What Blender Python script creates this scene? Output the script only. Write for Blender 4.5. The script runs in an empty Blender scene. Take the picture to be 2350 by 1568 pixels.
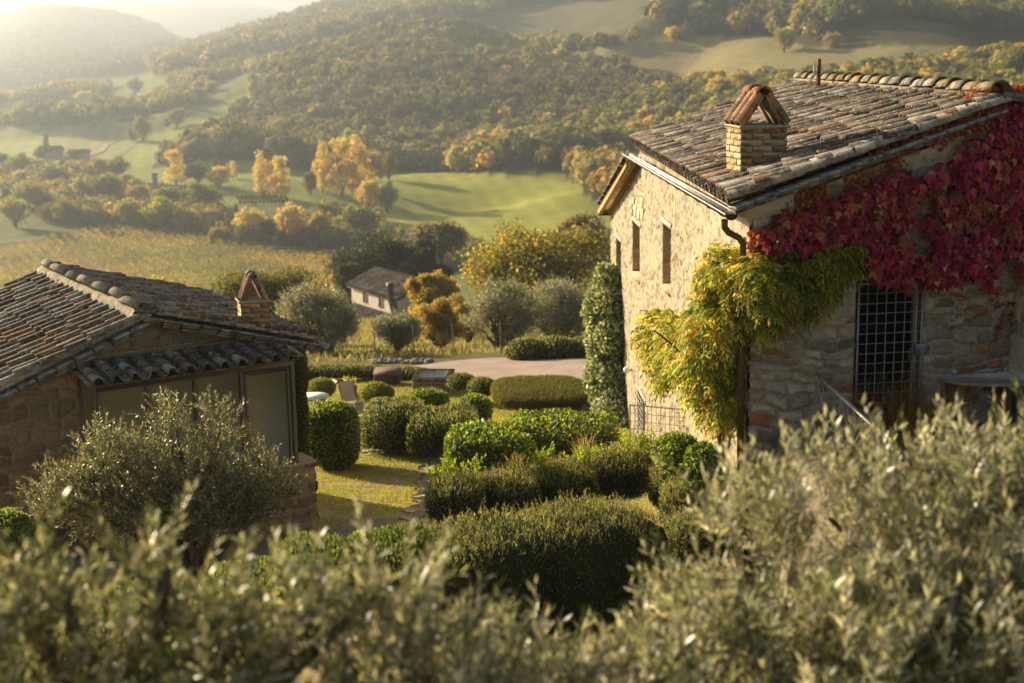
import bpy, math
import numpy as np
from mathutils import Matrix, Vector
rng = np.random.default_rng(7)
A = np.array
rad = math.radians
SC = bpy.context.scene
COL = SC.collection

# ------------------------------------------------------------------ camera, world, sun, exposure
PITCH, ROLL, FP = rad(11.4), rad(1.0), 2350 * 50 / 36.0
_F = A([0, math.cos(PITCH), -math.sin(PITCH)])
_U0 = A([0, math.sin(PITCH), math.cos(PITCH)])
_R0 = A([1.0, 0, 0])
_U = _U0 * math.cos(ROLL) + _R0 * math.sin(ROLL)
_R = _R0 * math.cos(ROLL) - _U0 * math.sin(ROLL)
cam = bpy.data.cameras.new('camera')
cam.lens = 50
cam.sensor_width = 36
cam.clip_start = 0.1
cam.clip_end = 30000
cam.dof.use_dof = True
cam.dof.focus_distance = 21.5
cam.dof.aperture_fstop = 1.4
co = bpy.data.objects.new('camera', cam)
COL.objects.link(co)
co.matrix_world = Matrix(((_R[0], _U[0], -_F[0], 0), (_R[1], _U[1], -_F[1], 0), (_R[2], _U[2], -_F[2], 0), (0, 0, 0, 1)))
SC.camera = co

SUN_AZ, SUN_EL = rad(-50), rad(18)
SDIR = A([math.sin(SUN_AZ) * math.cos(SUN_EL), math.cos(SUN_AZ) * math.cos(SUN_EL), math.sin(SUN_EL)])
W = bpy.data.worlds.new('World')
SC.world = W
W.use_nodes = True
nt = W.node_tree
bg = nt.nodes['Background']
sky = nt.nodes.new('ShaderNodeTexSky')
sky.sky_type = 'NISHITA'
sky.sun_disc = False
sky.sun_elevation = SUN_EL
sky.sun_rotation = SUN_AZ
sky.dust_density = 1.2
sky.air_density = 1.0
wb = nt.nodes.new('ShaderNodeVectorMath')   # white balance of an afternoon photograph
wb.operation = 'MULTIPLY'
wb.inputs[1].default_value = (1.12, 1.0, 0.80)
nt.links.new(sky.outputs[0], wb.inputs[0])
nt.links.new(wb.outputs[0], bg.inputs[0])
bg.inputs[1].default_value = 0.05
sl = bpy.data.lights.new('sun', 'SUN')
sl.energy = 5.0
sl.angle = rad(0.5)
sl.color = (1.0, 0.80, 0.53)
so = bpy.data.objects.new('sun', sl)
COL.objects.link(so)
so.rotation_euler = Vector(SDIR).to_track_quat('Z', 'Y').to_euler()
SC.view_settings.view_transform = 'Standard'
SC.view_settings.look = 'None'
SC.view_settings.exposure = 1.4
SC.view_settings.gamma = 1
cy = SC.cycles
cy.use_denoising = True
cy.max_bounces = 5
cy.diffuse_bounces = 3
cy.glossy_bounces = 2
cy.transmission_bounces = 3
cy.volume_bounces = 0
cy.transparent_max_bounces = 4
cy.caustics_reflective = False
cy.caustics_refractive = False
cy.sample_clamp_indirect = 4

# ------------------------------------------------------------------ picture <-> world helpers
def ray(x, y): return _F + _R * (x - 1175) / FP + _U * (784 - y) / FP
def at(x, y, d):
    r = ray(x, y); return r * d / r[1]
def atz(x, y, z):
    r = ray(x, y); return r * z / r[2]
def atplane(x, y, p, n):
    r = ray(x, y); return r * np.dot(p, n) / np.dot(r, n)
def pj(P):
    P = np.atleast_2d(P); f = P @ _F
    return 1175 + FP * (P @ _R) / f, 784 - FP * (P @ _U) / f
def inpoly(x, y, poly):
    x = np.asarray(x); y = np.asarray(y); r = np.zeros(x.shape, bool); n = len(poly)
    for i in range(n):
        x1, y1 = poly[i]; x2, y2 = poly[(i + 1) % n]
        c = ((y1 > y) != (y2 > y)) & (x < (x2 - x1) * (y - y1) / (y2 - y1 + 1e-12) + x1)
        r ^= c
    return r

# ------------------------------------------------------------------ noise
def _hash(i, j, s):
    n = (i.astype(np.int64) * 374761393 + j.astype(np.int64) * 668265263 + s * 1442695041) & 0x7fffffff
    n = ((n ^ (n >> 13)) * 1274126177) & 0x7fffffff
    return ((n ^ (n >> 16)) & 0xffff) / 65535.0
def vnoise(x, y, s=0):
    x = np.asarray(x, float); y = np.asarray(y, float)
    i = np.floor(x); j = np.floor(y); fx = x - i; fy = y - j
    fx = fx * fx * (3 - 2 * fx); fy = fy * fy * (3 - 2 * fy)
    a = _hash(i, j, s); b = _hash(i + 1, j, s); c = _hash(i, j + 1, s); d = _hash(i + 1, j + 1, s)
    return (a * (1 - fx) + b * fx) * (1 - fy) + (c * (1 - fx) + d * fx) * fy
def fbm(x, y, o=4, s=0):
    t = 0; a = 0.5; n = 0
    for k in range(o):
        t = t + a * vnoise(x * 2 ** k + 17.3 * k, y * 2 ** k - 9.1 * k, s + k); n += a; a *= 0.5
    return t / n
def sst(a, b, x):
    t = np.clip((x - a) / (b - a), 0, 1); return t * t * (3 - 2 * t)
def nrm(v): return v / (np.linalg.norm(v, axis=-1, keepdims=True) + 1e-9)

# ------------------------------------------------------------------ mesh building
def tagit(o, label=None, cat=None, group=None, kind=None):
    if label: o['label'] = label
    if cat: o['category'] = cat
    if group: o['group'] = group
    if kind: o['kind'] = kind
    return o
class MB:
    def __init__(s): s.V = []; s.F = []; s.C = []; s.n = 0
    def add(s, v, f, c=(0.5, 0.5, 0.5)):
        v = np.asarray(v, float).reshape(-1, 3); f = np.asarray(f, np.int64)
        c = np.asarray(c, float)
        if c.ndim == 1: c = np.tile(c, (len(v), 1))
        s.V.append(v); s.F.append(f + s.n); s.C.append(c); s.n += len(v); return s
    def box(s, c, size, ax=None, col=(0.5, 0.5, 0.5), bev=0.0):
        c = A(c, float); h = A(size, float) / 2
        if ax is None: ax = np.eye(3)
        ax = A(ax, float)
        if bev > 0:
            q = []
            for sx in (-1, 1):
                for sy in (-1, 1):
                    for sz in (-1, 1):
                        q += [(sx * h[0], sy * (h[1] - bev), sz * (h[2] - bev)), (sx * (h[0] - bev), sy * h[1], sz * (h[2] - bev)), (sx * (h[0] - bev), sy * (h[1] - bev), sz * h[2])]
            q = A(q); idx = lambda sx, sy, sz, k: ((sx * 2 + sy) * 2 + sz) * 3 + k
            f4 = []; f3 = []
            for b in (0, 1):
                f4.append([idx(b, 0, 0, 0), idx(b, 1, 0, 0), idx(b, 1, 1, 0), idx(b, 0, 1, 0)])
                f4.append([idx(0, b, 0, 1), idx(1, b, 0, 1), idx(1, b, 1, 1), idx(0, b, 1, 1)])
                f4.append([idx(0, 0, b, 2), idx(1, 0, b, 2), idx(1, 1, b, 2), idx(0, 1, b, 2)])
                for d in (0, 1):
                    f4.append([idx(b, d, 0, 0), idx(b, d, 1, 0), idx(b, d, 1, 1), idx(b, d, 0, 1)])
                    f4.append([idx(b, 0, d, 0), idx(b, 1, d, 0), idx(b, 1, d, 2), idx(b, 0, d, 2)])
                    f4.append([idx(0, b, d, 1), idx(1, b, d, 1), idx(1, b, d, 2), idx(0, b, d, 2)])
                    for e in (0, 1): f3.append([idx(b, d, e, 0), idx(b, d, e, 1), idx(b, d, e, 2)])
            s.add(c + q @ ax, f4, col); s.V.append(np.zeros((0, 3))); s.F.append(A(f3) + s.n - 24); s.C.append(np.zeros((0, 3)))
            return s
        q = A([(x, y, z) for x in (-1, 1) for y in (-1, 1) for z in (-1, 1)]) * h
        return s.add(c + q @ ax, [(0, 1, 3, 2), (4, 6, 7, 5), (0, 4, 5, 1), (2, 3, 7, 6), (0, 2, 6, 4), (1, 5, 7, 3)], col)
    def beam(s, p, q, w, h, col=(0.5, 0.5, 0.5), up=(0, 0, 1), bev=0.0):
        p = A(p, float); q = A(q, float); x = nrm(q - p); y = nrm(np.cross(A(up, float), x)); z = np.cross(x, y)
        return s.box((p + q) / 2, (np.linalg.norm(q - p), w, h), A([x, y, z]), col, bev)
    def tube(s, pts, rr, n=8, col=(0.5, 0.5, 0.5), cap=True):
        pts = A(pts, float); m = len(pts); rr = np.broadcast_to(A(rr, float), (m,))
        t = nrm(np.gradient(pts, axis=0)); ref = A([0.31, 0.17, 0.94]) if abs(t[0][2]) < 0.9 else A([0.95, 0.2, 0.1])
        a = nrm(np.cross(t, ref)); b = np.cross(t, a)
        th = np.linspace(0, 2 * np.pi, n, endpoint=False)
        v = pts[:, None] + rr[:, None, None] * (np.cos(th)[None, :, None] * a[:, None] + np.sin(th)[None, :, None] * b[:, None])
        i = np.arange(m - 1)[:, None] * n; j = np.arange(n)[None]; k = (j + 1) % n
        f = np.stack([i + j, i + k, i + n + k, i + n + j], -1).reshape(-1, 4)
        s.add(v.reshape(-1, 3), f, col)
        if cap:
            s.V.append(np.zeros((0, 3))); s.C.append(np.zeros((0, 3))); s.F.append(A([list(range(n))]) + s.n - m * n)
            s.V.append(np.zeros((0, 3))); s.C.append(np.zeros((0, 3))); s.F.append(A([list(range(n))]) + s.n - n)
        return s
    def poly(s, pts, col=(0.5, 0.5, 0.5), thick=None):
        pts = A(pts, float); n = len(pts)
        if thick is None: return s.add(pts, [list(range(n))], col)
        t = A(thick, float); s.add(np.vstack([pts, pts + t]), [list(range(n))], col)
        s.V.append(np.zeros((0, 3))); s.C.append(np.zeros((0, 3))); s.F.append(A([list(range(n, 2 * n))]) + s.n - 2 * n)
        s.V.append(np.zeros((0, 3))); s.C.append(np.zeros((0, 3))); s.F.append(A([[i, (i + 1) % n, (i + 1) % n + n, i + n] for i in range(n)]) + s.n - 2 * n)
        return s
    def leaves(s, p, d, nn, L, w, col, fold=0.15):
        p = np.asarray(p); d = nrm(d); side = nrm(np.cross(d, nn)); up = np.cross(side, d)
        L = np.broadcast_to(L, len(p))[:, None]; w = np.broadcast_to(w, len(p))[:, None]
        m = p + d * L * 0.45 + up * w * fold
        v = np.stack([p, m + side * w * 0.5, p + d * L, m - side * w * 0.5], 1).reshape(-1, 3)
        f = np.arange(len(p) * 4).reshape(-1, 4)
        return s.add(v, f, np.repeat(col, 4, 0))
    def ico(s, c, r, sub=2, col=(0.5, 0.5, 0.5), noise=0.0, seed=0):
        v, f = ICO[sub]; v = v.copy()
        if noise: v = v * (1 + noise * (fbm(v[:, 0] * 2 + seed, v[:, 1] * 2 + v[:, 2] * 1.7 + 9, 3, seed)[:, None] - 0.5) * 2)
        return s.add(A(c) + v * A(r), f, col)
    def data(s, name, smooth=False):
        V = np.vstack(s.V); C = np.vstack(s.C); me = bpy.data.meshes.new(name)
        me.vertices.add(len(V)); me.vertices.foreach_set('co', V.astype(np.float32).ravel())
        li = np.concatenate([f.ravel() for f in s.F]); ln = np.concatenate([np.full(len(f), f.shape[1]) for f in s.F])
        me.loops.add(len(li)); me.loops.foreach_set('vertex_index', li.astype(np.int32))
        me.polygons.add(len(ln)); me.polygons.foreach_set('loop_start', np.concatenate([[0], np.cumsum(ln)[:-1]]).astype(np.int32))
        if smooth: me.polygons.foreach_set('use_smooth', np.ones(len(ln), bool))
        at_ = me.color_attributes.new('Col', 'FLOAT_COLOR', 'POINT')
        at_.data.foreach_set('color', np.hstack([C, np.ones((len(C), 1))]).astype(np.float32).ravel())
        me.update(calc_edges=True)
        return me
    def build(s, name, mat, parent=None, origin=None, smooth=False):
        base = A(parent['_b']) if parent is not None and '_b' in parent else A(origin if origin is not None else (0, 0, 0), float)
        if parent is None and origin is None:
            V = np.vstack(s.V); base = A([V[:, 0].mean(), V[:, 1].mean(), V[:, 2].min()])
        s.V = [v - base for v in s.V]
        me = s.data(name, smooth); me.materials.append(mat)
        o = bpy.data.objects.new(name, me); COL.objects.link(o)
        if parent is None: o.location = base
        else: o.parent = parent
        o['_b'] = [float(x) for x in base]
        return o
def _ico():
    import bmesh
    out = {}
    for k in (1, 2, 3, 4):
        b = bmesh.new(); bmesh.ops.create_icosphere(b, subdivisions=k, radius=1)
        out[k] = (A([v.co[:] for v in b.verts]), A([[v.index for v in f.verts] for f in b.faces])); b.free()
    return out
ICO = _ico()
def thing(name, label, cat, loc, group=None):
    o = bpy.data.objects.new(name, None); COL.objects.link(o); o.location = [float(x) for x in loc]
    o.empty_display_size = 0.3
    o['_b'] = [float(x) for x in loc]
    return tagit(o, label, cat, group)

# ------------------------------------------------------------------ materials
def mat(name, rough=0.8, color=None, col_attr=True, noise=None, bump=None, spec=0.3, metal=0.0, trans=0.0, tint=1.35):
    """noise = (scale, darkest factor, lightest factor); bump = (scale, strength, distance)"""
    m = bpy.data.materials.new(name); m.use_nodes = True; n = m.node_tree.nodes; l = m.node_tree.links
    p = n['Principled BSDF']; p.inputs['Roughness'].default_value = rough
    p.inputs['Specular IOR Level'].default_value = spec; p.inputs['Metallic'].default_value = metal
    out = n['Material Output']
    if col_attr and color is None:
        a = n.new('ShaderNodeAttribute'); a.attribute_name = 'Col'; src = a.outputs['Color']
    else:
        a = n.new('ShaderNodeRGB'); a.outputs[0].default_value = (*(color or (0.5, 0.5, 0.5)), 1); src = a.outputs[0]
    tc = n.new('ShaderNodeTexCoord')
    if noise:
        for (sc, lo, hi) in (noise if isinstance(noise[0], tuple) else (noise,)):
            t = n.new('ShaderNodeTexNoise'); t.inputs['Scale'].default_value = sc; t.inputs['Detail'].default_value = 5
            l.new(tc.outputs['Object'], t.inputs['Vector'])
            mr = n.new('ShaderNodeMapRange'); mr.inputs[1].default_value = 0.3; mr.inputs[2].default_value = 0.7
            mr.inputs[3].default_value = lo; mr.inputs[4].default_value = hi; l.new(t.outputs[0], mr.inputs[0])
            vm = n.new('ShaderNodeVectorMath'); vm.operation = 'SCALE'; l.new(src, vm.inputs[0]); l.new(mr.outputs[0], vm.inputs['Scale'])
            src = vm.outputs[0]
    l.new(src, p.inputs['Base Color'])
    if bump:
        t = n.new('ShaderNodeTexNoise'); t.inputs['Scale'].default_value = bump[0]; t.inputs['Detail'].default_value = 6
        l.new(tc.outputs['Object'], t.inputs['Vector'])
        b = n.new('ShaderNodeBump'); b.inputs['Strength'].default_value = bump[1]; b.inputs['Distance'].default_value = bump[2]
        l.new(t.outputs[0], b.inputs['Height']); l.new(b.outputs[0], p.inputs['Normal'])
    if trans > 0:
        tr = n.new('ShaderNodeBsdfTranslucent'); mx = n.new('ShaderNodeMixShader'); mx.inputs[0].default_value = trans
        vm = n.new('ShaderNodeVectorMath'); vm.operation = 'MULTIPLY'; l.new(src, vm.inputs[0]); vm.inputs[1].default_value = (tint * 1.25, tint * 1.2, tint * 0.7)
        l.new(vm.outputs[0], tr.inputs[0]); l.new(p.outputs[0], mx.inputs[1]); l.new(tr.outputs[0], mx.inputs[2])
        l.new(mx.outputs[0], out.inputs[0])
    return m
M = dict(
    leaf=mat('leaf', 0.6, trans=0.45, spec=0.2, tint=1.5), shiny=mat('shiny_leaf', 0.48, trans=0.4, spec=0.45, tint=1.5),
    olive=mat('olive_leaf', 0.42, trans=0.33, spec=0.65, tint=1.25), creeper=mat('creeper_leaf', 0.5, trans=0.25, tint=1.0),
    far=mat('far_foliage', 0.8, trans=0.38, spec=0.1, tint=1.45), bark=mat('bark', 0.9, noise=(9, 0.6, 1.3), bump=(20, 0.5, 0.02)),
    stone=mat('stone', 0.92, noise=((14, 0.75, 1.2), (70, 0.8, 1.15)), bump=(60, 0.7, 0.01), spec=0.15),
    tile=mat('roof_tile', 0.85, noise=((7, 0.6, 1.25), (45, 0.75, 1.2)), bump=(80, 0.5, 0.004), spec=0.2),
    terrain_=None, terrain=mat('ground', 0.95, noise=((0.15, 0.85, 1.15), (2.2, 0.8, 1.18), (14, 0.75, 1.25)), bump=(9, 0.8, 0.05), spec=0.1),
    gravel=mat('gravel', 0.95, noise=((1.1, 0.85, 1.12), (30, 0.75, 1.2)), bump=(40, 0.8, 0.02), spec=0.1),
    wood=mat('wood', 0.75, noise=((6, 0.7, 1.25), (50, 0.8, 1.15)), bump=(40, 0.3, 0.005)),
    metal=mat('painted_metal', 0.4, noise=(8, 0.8, 1.15), spec=0.5), zinc=mat('zinc', 0.5, noise=(5, 0.75, 1.2), metal=0.6),
    marble=mat('marble', 0.45, noise=(6, 0.8, 1.1), spec=0.5), plaster=mat('plaster', 0.9, noise=((3, 0.85, 1.1), (30, 0.9, 1.1)), bump=(30, 0.5, 0.01)),
    cloth=mat('cloth', 0.9, noise=(4, 0.9, 1.08)), screen=mat('blind', 0.5, noise=((1.2, 0.92, 1.06), (8, 0.97, 1.03)), spec=0.5),
    white=mat('white_paint', 0.4, spec=0.5), dark=mat('dark_interior', 0.9),
)

def lichen(m, amt=(0.52, 0.62), pale=(0.44, 0.42, 0.38), dark=(0.045, 0.04, 0.035)):
    nt = m.node_tree; n, l = nt.nodes, nt.links; p = n['Principled BSDF']; src = p.inputs['Base Color'].links[0].from_socket; tc = n.new('ShaderNodeTexCoord')
    for sc, lo, hi, c, f in ((5.5, 0.50, 0.62, dark, .8), (11, amt[0] + .03, amt[1] + .03, pale, .6), (38, .57, .67, pale, .6), (30, .58, .66, dark, .6)):
        t = n.new('ShaderNodeTexNoise'); t.inputs['Scale'].default_value = sc; t.inputs['Detail'].default_value = 6; l.new(tc.outputs['Object'], t.inputs['Vector'])
        mr = n.new('ShaderNodeMapRange'); mr.inputs[1].default_value = lo; mr.inputs[2].default_value = hi; mr.inputs[4].default_value = f; l.new(t.outputs[0], mr.inputs[0])
        mx = n.new('ShaderNodeMix'); mx.data_type = 'RGBA'; l.new(mr.outputs[0], mx.inputs[0]); l.new(src, mx.inputs[6]); mx.inputs[7].default_value = (*c, 1); src = mx.outputs[2]
    l.new(src, p.inputs['Base Color'])
lichen(M['tile'])

# ------------------------------------------------------------------ terrain
def t_of(s, y):
    K = (784 - y) / FP; cp, sp, cr, sr = math.cos(PITCH), math.sin(PITCH), math.cos(ROLL), math.sin(ROLL)
    return (K * cp - cr * sp - s * sr) / (cr * cp + K * sp)
FAR = {  # picture column -> (distance, picture row) knots: the slope of valley and hills in that direction
    -500: [(230, 720), (300, 650), (345, 570), (400, 490), (500, 400), (600, 345), (750, 290), (950, 250), (1300, 220), (1900, 150), (2600, 110), (4500, 80), (6500, 60), (9000, 75)],
    0: [(230, 720), (300, 640), (345, 560), (400, 480), (470, 430), (560, 360), (750, 292), (950, 240), (1300, 208), (1900, 130), (2500, 62), (3000, 90), (4500, 90), (6500, 80), (9000, 95)],
    130: [(230, 720), (300, 640), (350, 552), (400, 480), (470, 420), (560, 355), (750, 285), (950, 232), (1300, 200), (1900, 110), (2500, 22), (3000, 60), (4500, 50), (6500, 60), (9000, 90)],
    300: [(230, 720), (300, 630), (370, 530), (430, 470), (500, 420), (560, 370), (680, 310), (800, 265), (950, 215), (1300, 180), (1900, 120), (2500, 40), (3000, 70), (4200, 2), (5000, 30), (9000, 60)],
    450: [(230, 720), (300, 620), (365, 535), (420, 480), (480, 430), (560, 360), (620, 320), (720, 262), (850, 215), (1000, 170), (1300, 140), (1900, 110), (2500, 90), (3000, 100), (4500, 12), (6500, 6), (9000, 40)],
    600: [(230, 700), (290, 645), (345, 575), (400, 510), (470, 445), (530, 385), (600, 335), (680, 275), (760, 225), (850, 180), (1000, 140), (1300, 100), (1700, 62), (2100, 48), (2600, 80), (4500, 28), (6500, 0), (9000, 40)],
    750: [(230, 700), (290, 645), (340, 590), (400, 520), (470, 455), (520, 410), (600, 330), (680, 250), (760, 180), (850, 115), (900, 118), (1000, 110), (1300, 70), (1700, 18), (2000, 5), (2600, 40), (9000, 60)],
    900: [(230, 690), (300, 630), (380, 565), (450, 490), (520, 415), (545, 400), (620, 320), (700, 230), (800, 135), (900, 78), (1000, 95), (1200, 55), (1500, 10), (1900, -30), (2500, 0), (9000, 40)],
    1010: [(230, 690), (300, 640), (370, 570), (450, 485), (520, 415), (545, 400), (620, 320), (700, 225), (800, 130), (900, 60), (1000, 70), (1200, 20), (1500, -30), (1900, -60), (2500, -30), (9000, 20)],
    1200: [(230, 690), (300, 640), (360, 570), (430, 490), (500, 415), (530, 402), (600, 330), (680, 250), (760, 180), (850, 118), (930, 108), (1000, 85), (1150, 30), (1300, -20), (1700, -90), (2500, -90), (9000, 0)],
    1330: [(230, 690), (300, 640), (360, 560), (430, 470), (480, 405), (510, 408), (560, 350), (640, 265), (720, 195), (800, 135), (850, 118), (930, 100), (1050, 50), (1200, 0), (1500, -60), (2500, -100), (9000, 0)],
    1500: [(230, 690), (300, 630), (360, 560), (420, 470), (470, 410), (540, 330), (620, 240), (700, 165), (760, 125), (820, 98), (870, 82), (950, 40), (1050, -10), (1300, -90), (1700, -150), (9000, -50)],
    1750: [(230, 650), (300, 560), (360, 480), (430, 400), (500, 320), (580, 235), (650, 165), (720, 118), (780, 98), (850, 60), (1000, -40), (1300, -130), (1700, -200), (9000, -100)],
    2000: [(230, 600), (300, 500), (360, 400), (430, 310), (520, 220), (600, 165), (680, 115), (740, 98), (800, 70), (900, -10), (1100, -130), (1500, -220), (9000, -100)],
    2350: [(230, 550), (300, 440), (360, 340), (430, 260), (500, 205), (570, 165), (640, 130), (700, 90), (800, 10), (900, -70), (1100, -160), (1500, -240), (9000, -100)],
    2900: [(230, 500), (300, 400), (360, 300), (430, 220), (500, 170), (570, 130), (640, 90), (700, 40), (800, -50), (900, -120), (1100, -200), (1500, -260), (9000, -100)],
}
NEAR = [(-60, 3), (-20, -0.2), (0, -2.3), (4, -3.7), (8, -4.9), (12, -5.9), (16, -6.9), (20, -7.7), (25, -8.44), (29, -8.8), (34, -9.25), (40, -9.9), (43, -10.12), (50, -10.85), (56, -11.7), (60, -12.6), (80, -16.2), (100, -19.3), (150, -27.5)]
_ks = A(sorted(FAR)); _lr = np.linspace(math.log(50), math.log(9500), 420); _cs = np.linspace(-1400, 3800, 261)
_Z = []
for k in _ks:
    s = (k - 1175) / 3300.0
    kn = [(Y, z) for Y, z in NEAR if Y >= 50] + [(Y, t_of(s, y) * Y) for Y, y in FAR[k]]
    _Z.append(np.interp(np.exp(_lr), [a for a, b in kn], [b for a, b in kn]))
_Z = A(_Z)
_G = np.empty((len(_cs), len(_lr)))
_cc = np.clip(_cs, _ks[0], _ks[-1])
for j in range(len(_lr)): _G[:, j] = np.interp(_cc, _ks, _Z[:, j])
def _blur(a, k, ax):
    w = np.hanning(k + 2)[1:-1]; w /= w.sum(); p = k // 2
    a = np.concatenate([np.repeat(a.take([0], ax), p, ax), a, np.repeat(a.take([-1], ax), p, ax)], ax)
    return np.apply_along_axis(lambda v: np.convolve(v, w, 'valid'), ax, a)
_G = _blur(_blur(_G, 9, 0), 7, 1)
KNOLLS = [(16, 505, 10, 26, 24), (-12, 450, -3, 22, 16), (22, 430, 4, 34, 16), (-34, 515, 3, 20, 20), (100, 790, 14, 60, 45), (-10, 640, 3, 40, 30), (-105, 560, 6, 34, 40), (-60, 480, 4, 40, 24), (200, 700, 8, 60, 50)]
def H(x, y):
    x = np.asarray(x, float); y = np.asarray(y, float)
    r = np.hypot(x, y); th = np.clip(np.arctan2(x, y), rad(-36), rad(36)); s = np.tan(th); Y = r * np.cos(th)
    c = 1175 + 3300 * s
    u = np.clip((c - _cs[0]) / (_cs[1] - _cs[0]), 0, len(_cs) - 1.001); v = np.clip((np.log(np.maximum(Y, 50)) - _lr[0]) / (_lr[1] - _lr[0]), 0, len(_lr) - 1.001)
    i = u.astype(int); j = v.astype(int); fu = u - i; fv = v - j
    zf = (_G[i, j] * (1 - fu) + _G[i + 1, j] * fu) * (1 - fv) + (_G[i, j + 1] * (1 - fu) + _G[i + 1, j + 1] * fu) * fv
    zf = zf + (fbm(x / 60, y / 60, 4, 3) - 0.5) * np.clip((Y - 150) / 1200, 0, 1) * 9 + (fbm(x / 85 + 3, y / 120, 3, 33) - 0.5) * sst(560, 680, Y) * sst(1150, 900, Y) * 26 + (fbm(x / 320, y / 320, 4, 5) - 0.5) * np.clip((Y - 1200) / 2000, 0, 1) * 45
    for kx, ky, kh, kr, ks in KNOLLS: zf = zf + kh * np.exp(-(((x - kx) / kr) ** 2 + ((y - ky) / ks) ** 2))
    ny = A([a for a, b in NEAR], float); nz = A([b for a, b in NEAR], float)
    zn = np.interp(y, ny, nz) + 0.10 * (fbm(x / 3, y / 3, 3, 8) - 0.5)
    up = sst(3.45, 3.85, x + 0.03 * (y - 20)) * sst(34, 27, y)
    zn = zn * (1 - up) + np.maximum(zn, -5.5 + 0.0 * y) * up
    k = sst(50, 75, r); return zn * (1 - k) + zf * k
def ground(x, y, dmin=3.0, dmax=9000):
    """first point of the ground seen along the ray through a picture position"""
    r = ray(x, y); r = r / r[1]; d = np.exp(np.linspace(math.log(dmin), math.log(dmax), 1500))
    P = d[:, None] * r; g = P[:, 2] - H(P[:, 0], P[:, 1]); k = np.where(g < 0)[0]
    if len(k) == 0 or k[0] == 0: return P[0]
    i = k[0]; a, b = d[i - 1], d[i]
    for _ in range(12):
        m = (a + b) / 2; q = m * r
        if q[2] < H(q[0], q[1]): b = m
        else: a = m
    q = b * r; q[2] = H(q[0], q[1]); return q
def on(x, y): return A([x, y, float(H(x, y))])
# land use, as outlines of fields and woods
Z1 = lambda L: [(a * 0.3906, b * 0.3906) for a, b in L]
P_HILL = [(480, 330), (540, 262), (580, 225), (600, 190), (640, 150), (750, 105), (850, 85), (940, 60), (1010, 45), (1090, 62), (1150, 100), (1180, 140), (1250, 132), (1330, 142), (1400, 150), (1450, 165), (1480, 195), (1580, 215), (1640, 235), (1500, 300), (1380, 340), (1250, 345), (1100, 340), (900, 350), (640, 345), (560, 350)]
P_BAND = [(340, 385), (400, 355), (480, 320), (560, 340), (640, 345), (900, 345), (1100, 335), (1300, 300), (1500, 240), (1600, 210), (1760, 200), (1850, 250), (1800, 420), (1420, 440), (1400, 470), (1340, 448), (1335, 425), (1290, 400), (1180, 400), (950, 395), (880, 392), (740, 392), (640, 388), (560, 366), (520, 368), (440, 372), (395, 385)]
P_TOPL = [(345, 150), (420, 118), (520, 96), (600, 70), (700, 45), (760, 20), (800, -60), (1000, -120), (1120, -80), (1110, 40), (1050, 45), (1010, 50), (940, 62), (850, 82), (750, 102), (660, 118), (560, 130), (480, 160), (400, 185), (350, 175)]
P_TOPM = [(1050, -300), (1500, -300), (1500, -10), (1380, 5), (1250, 5), (1180, 18), (1110, 30)]
P_TOPR = [(1470, -300), (2600, -300), (2600, 190), (2350, 175), (2290, 130), (2260, 108), (2100, 100), (1850, 108), (1790, 92), (1740, 78), (1640, 85), (1480, 88), (1490, 55), (1530, 30), (1500, 5)]
P_LOWR = [(1800, 200), (1950, 190), (2130, 172), (2300, 150), (2600, 160), (2600, 400), (1800, 420)]
P_MEAD = [(1330, 110), (1480, 88), (1740, 80), (1850, 108), (2260, 108), (2310, 150), (2150, 175), (1880, 190), (1720, 215), (1640, 235), (1580, 212), (1480, 190), (1440, 160)]
P_DARKM = [(1110, 30), (1250, 5), (1500, 0), (1530, 30), (1490, 90), (1330, 105), (1180, 108), (1120, 75)]
P_VINE = [(-400, 700), (-200, 560), (60, 545), (250, 522), (430, 538), (560, 570), (760, 588), (770, 690), (400, 760)]
HEDGES = [[(-100, 275), (60, 262), (175, 268), (273, 250), (400, 222), (470, 195), (490, 215), (430, 246), (280, 276), (175, 290), (-100, 292)],
          [(380, 188), (470, 172), (560, 150), (650, 142), (655, 165), (560, 172), (480, 196), (400, 210)],
          [(-100, 232), (60, 228), (180, 200), (260, 205), (200, 222), (90, 240), (-100, 244)],
          [(1130, 95), (1330, 108), (1480, 90), (1480, 98), (1340, 122), (1230, 130), (1140, 118)]]
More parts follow.
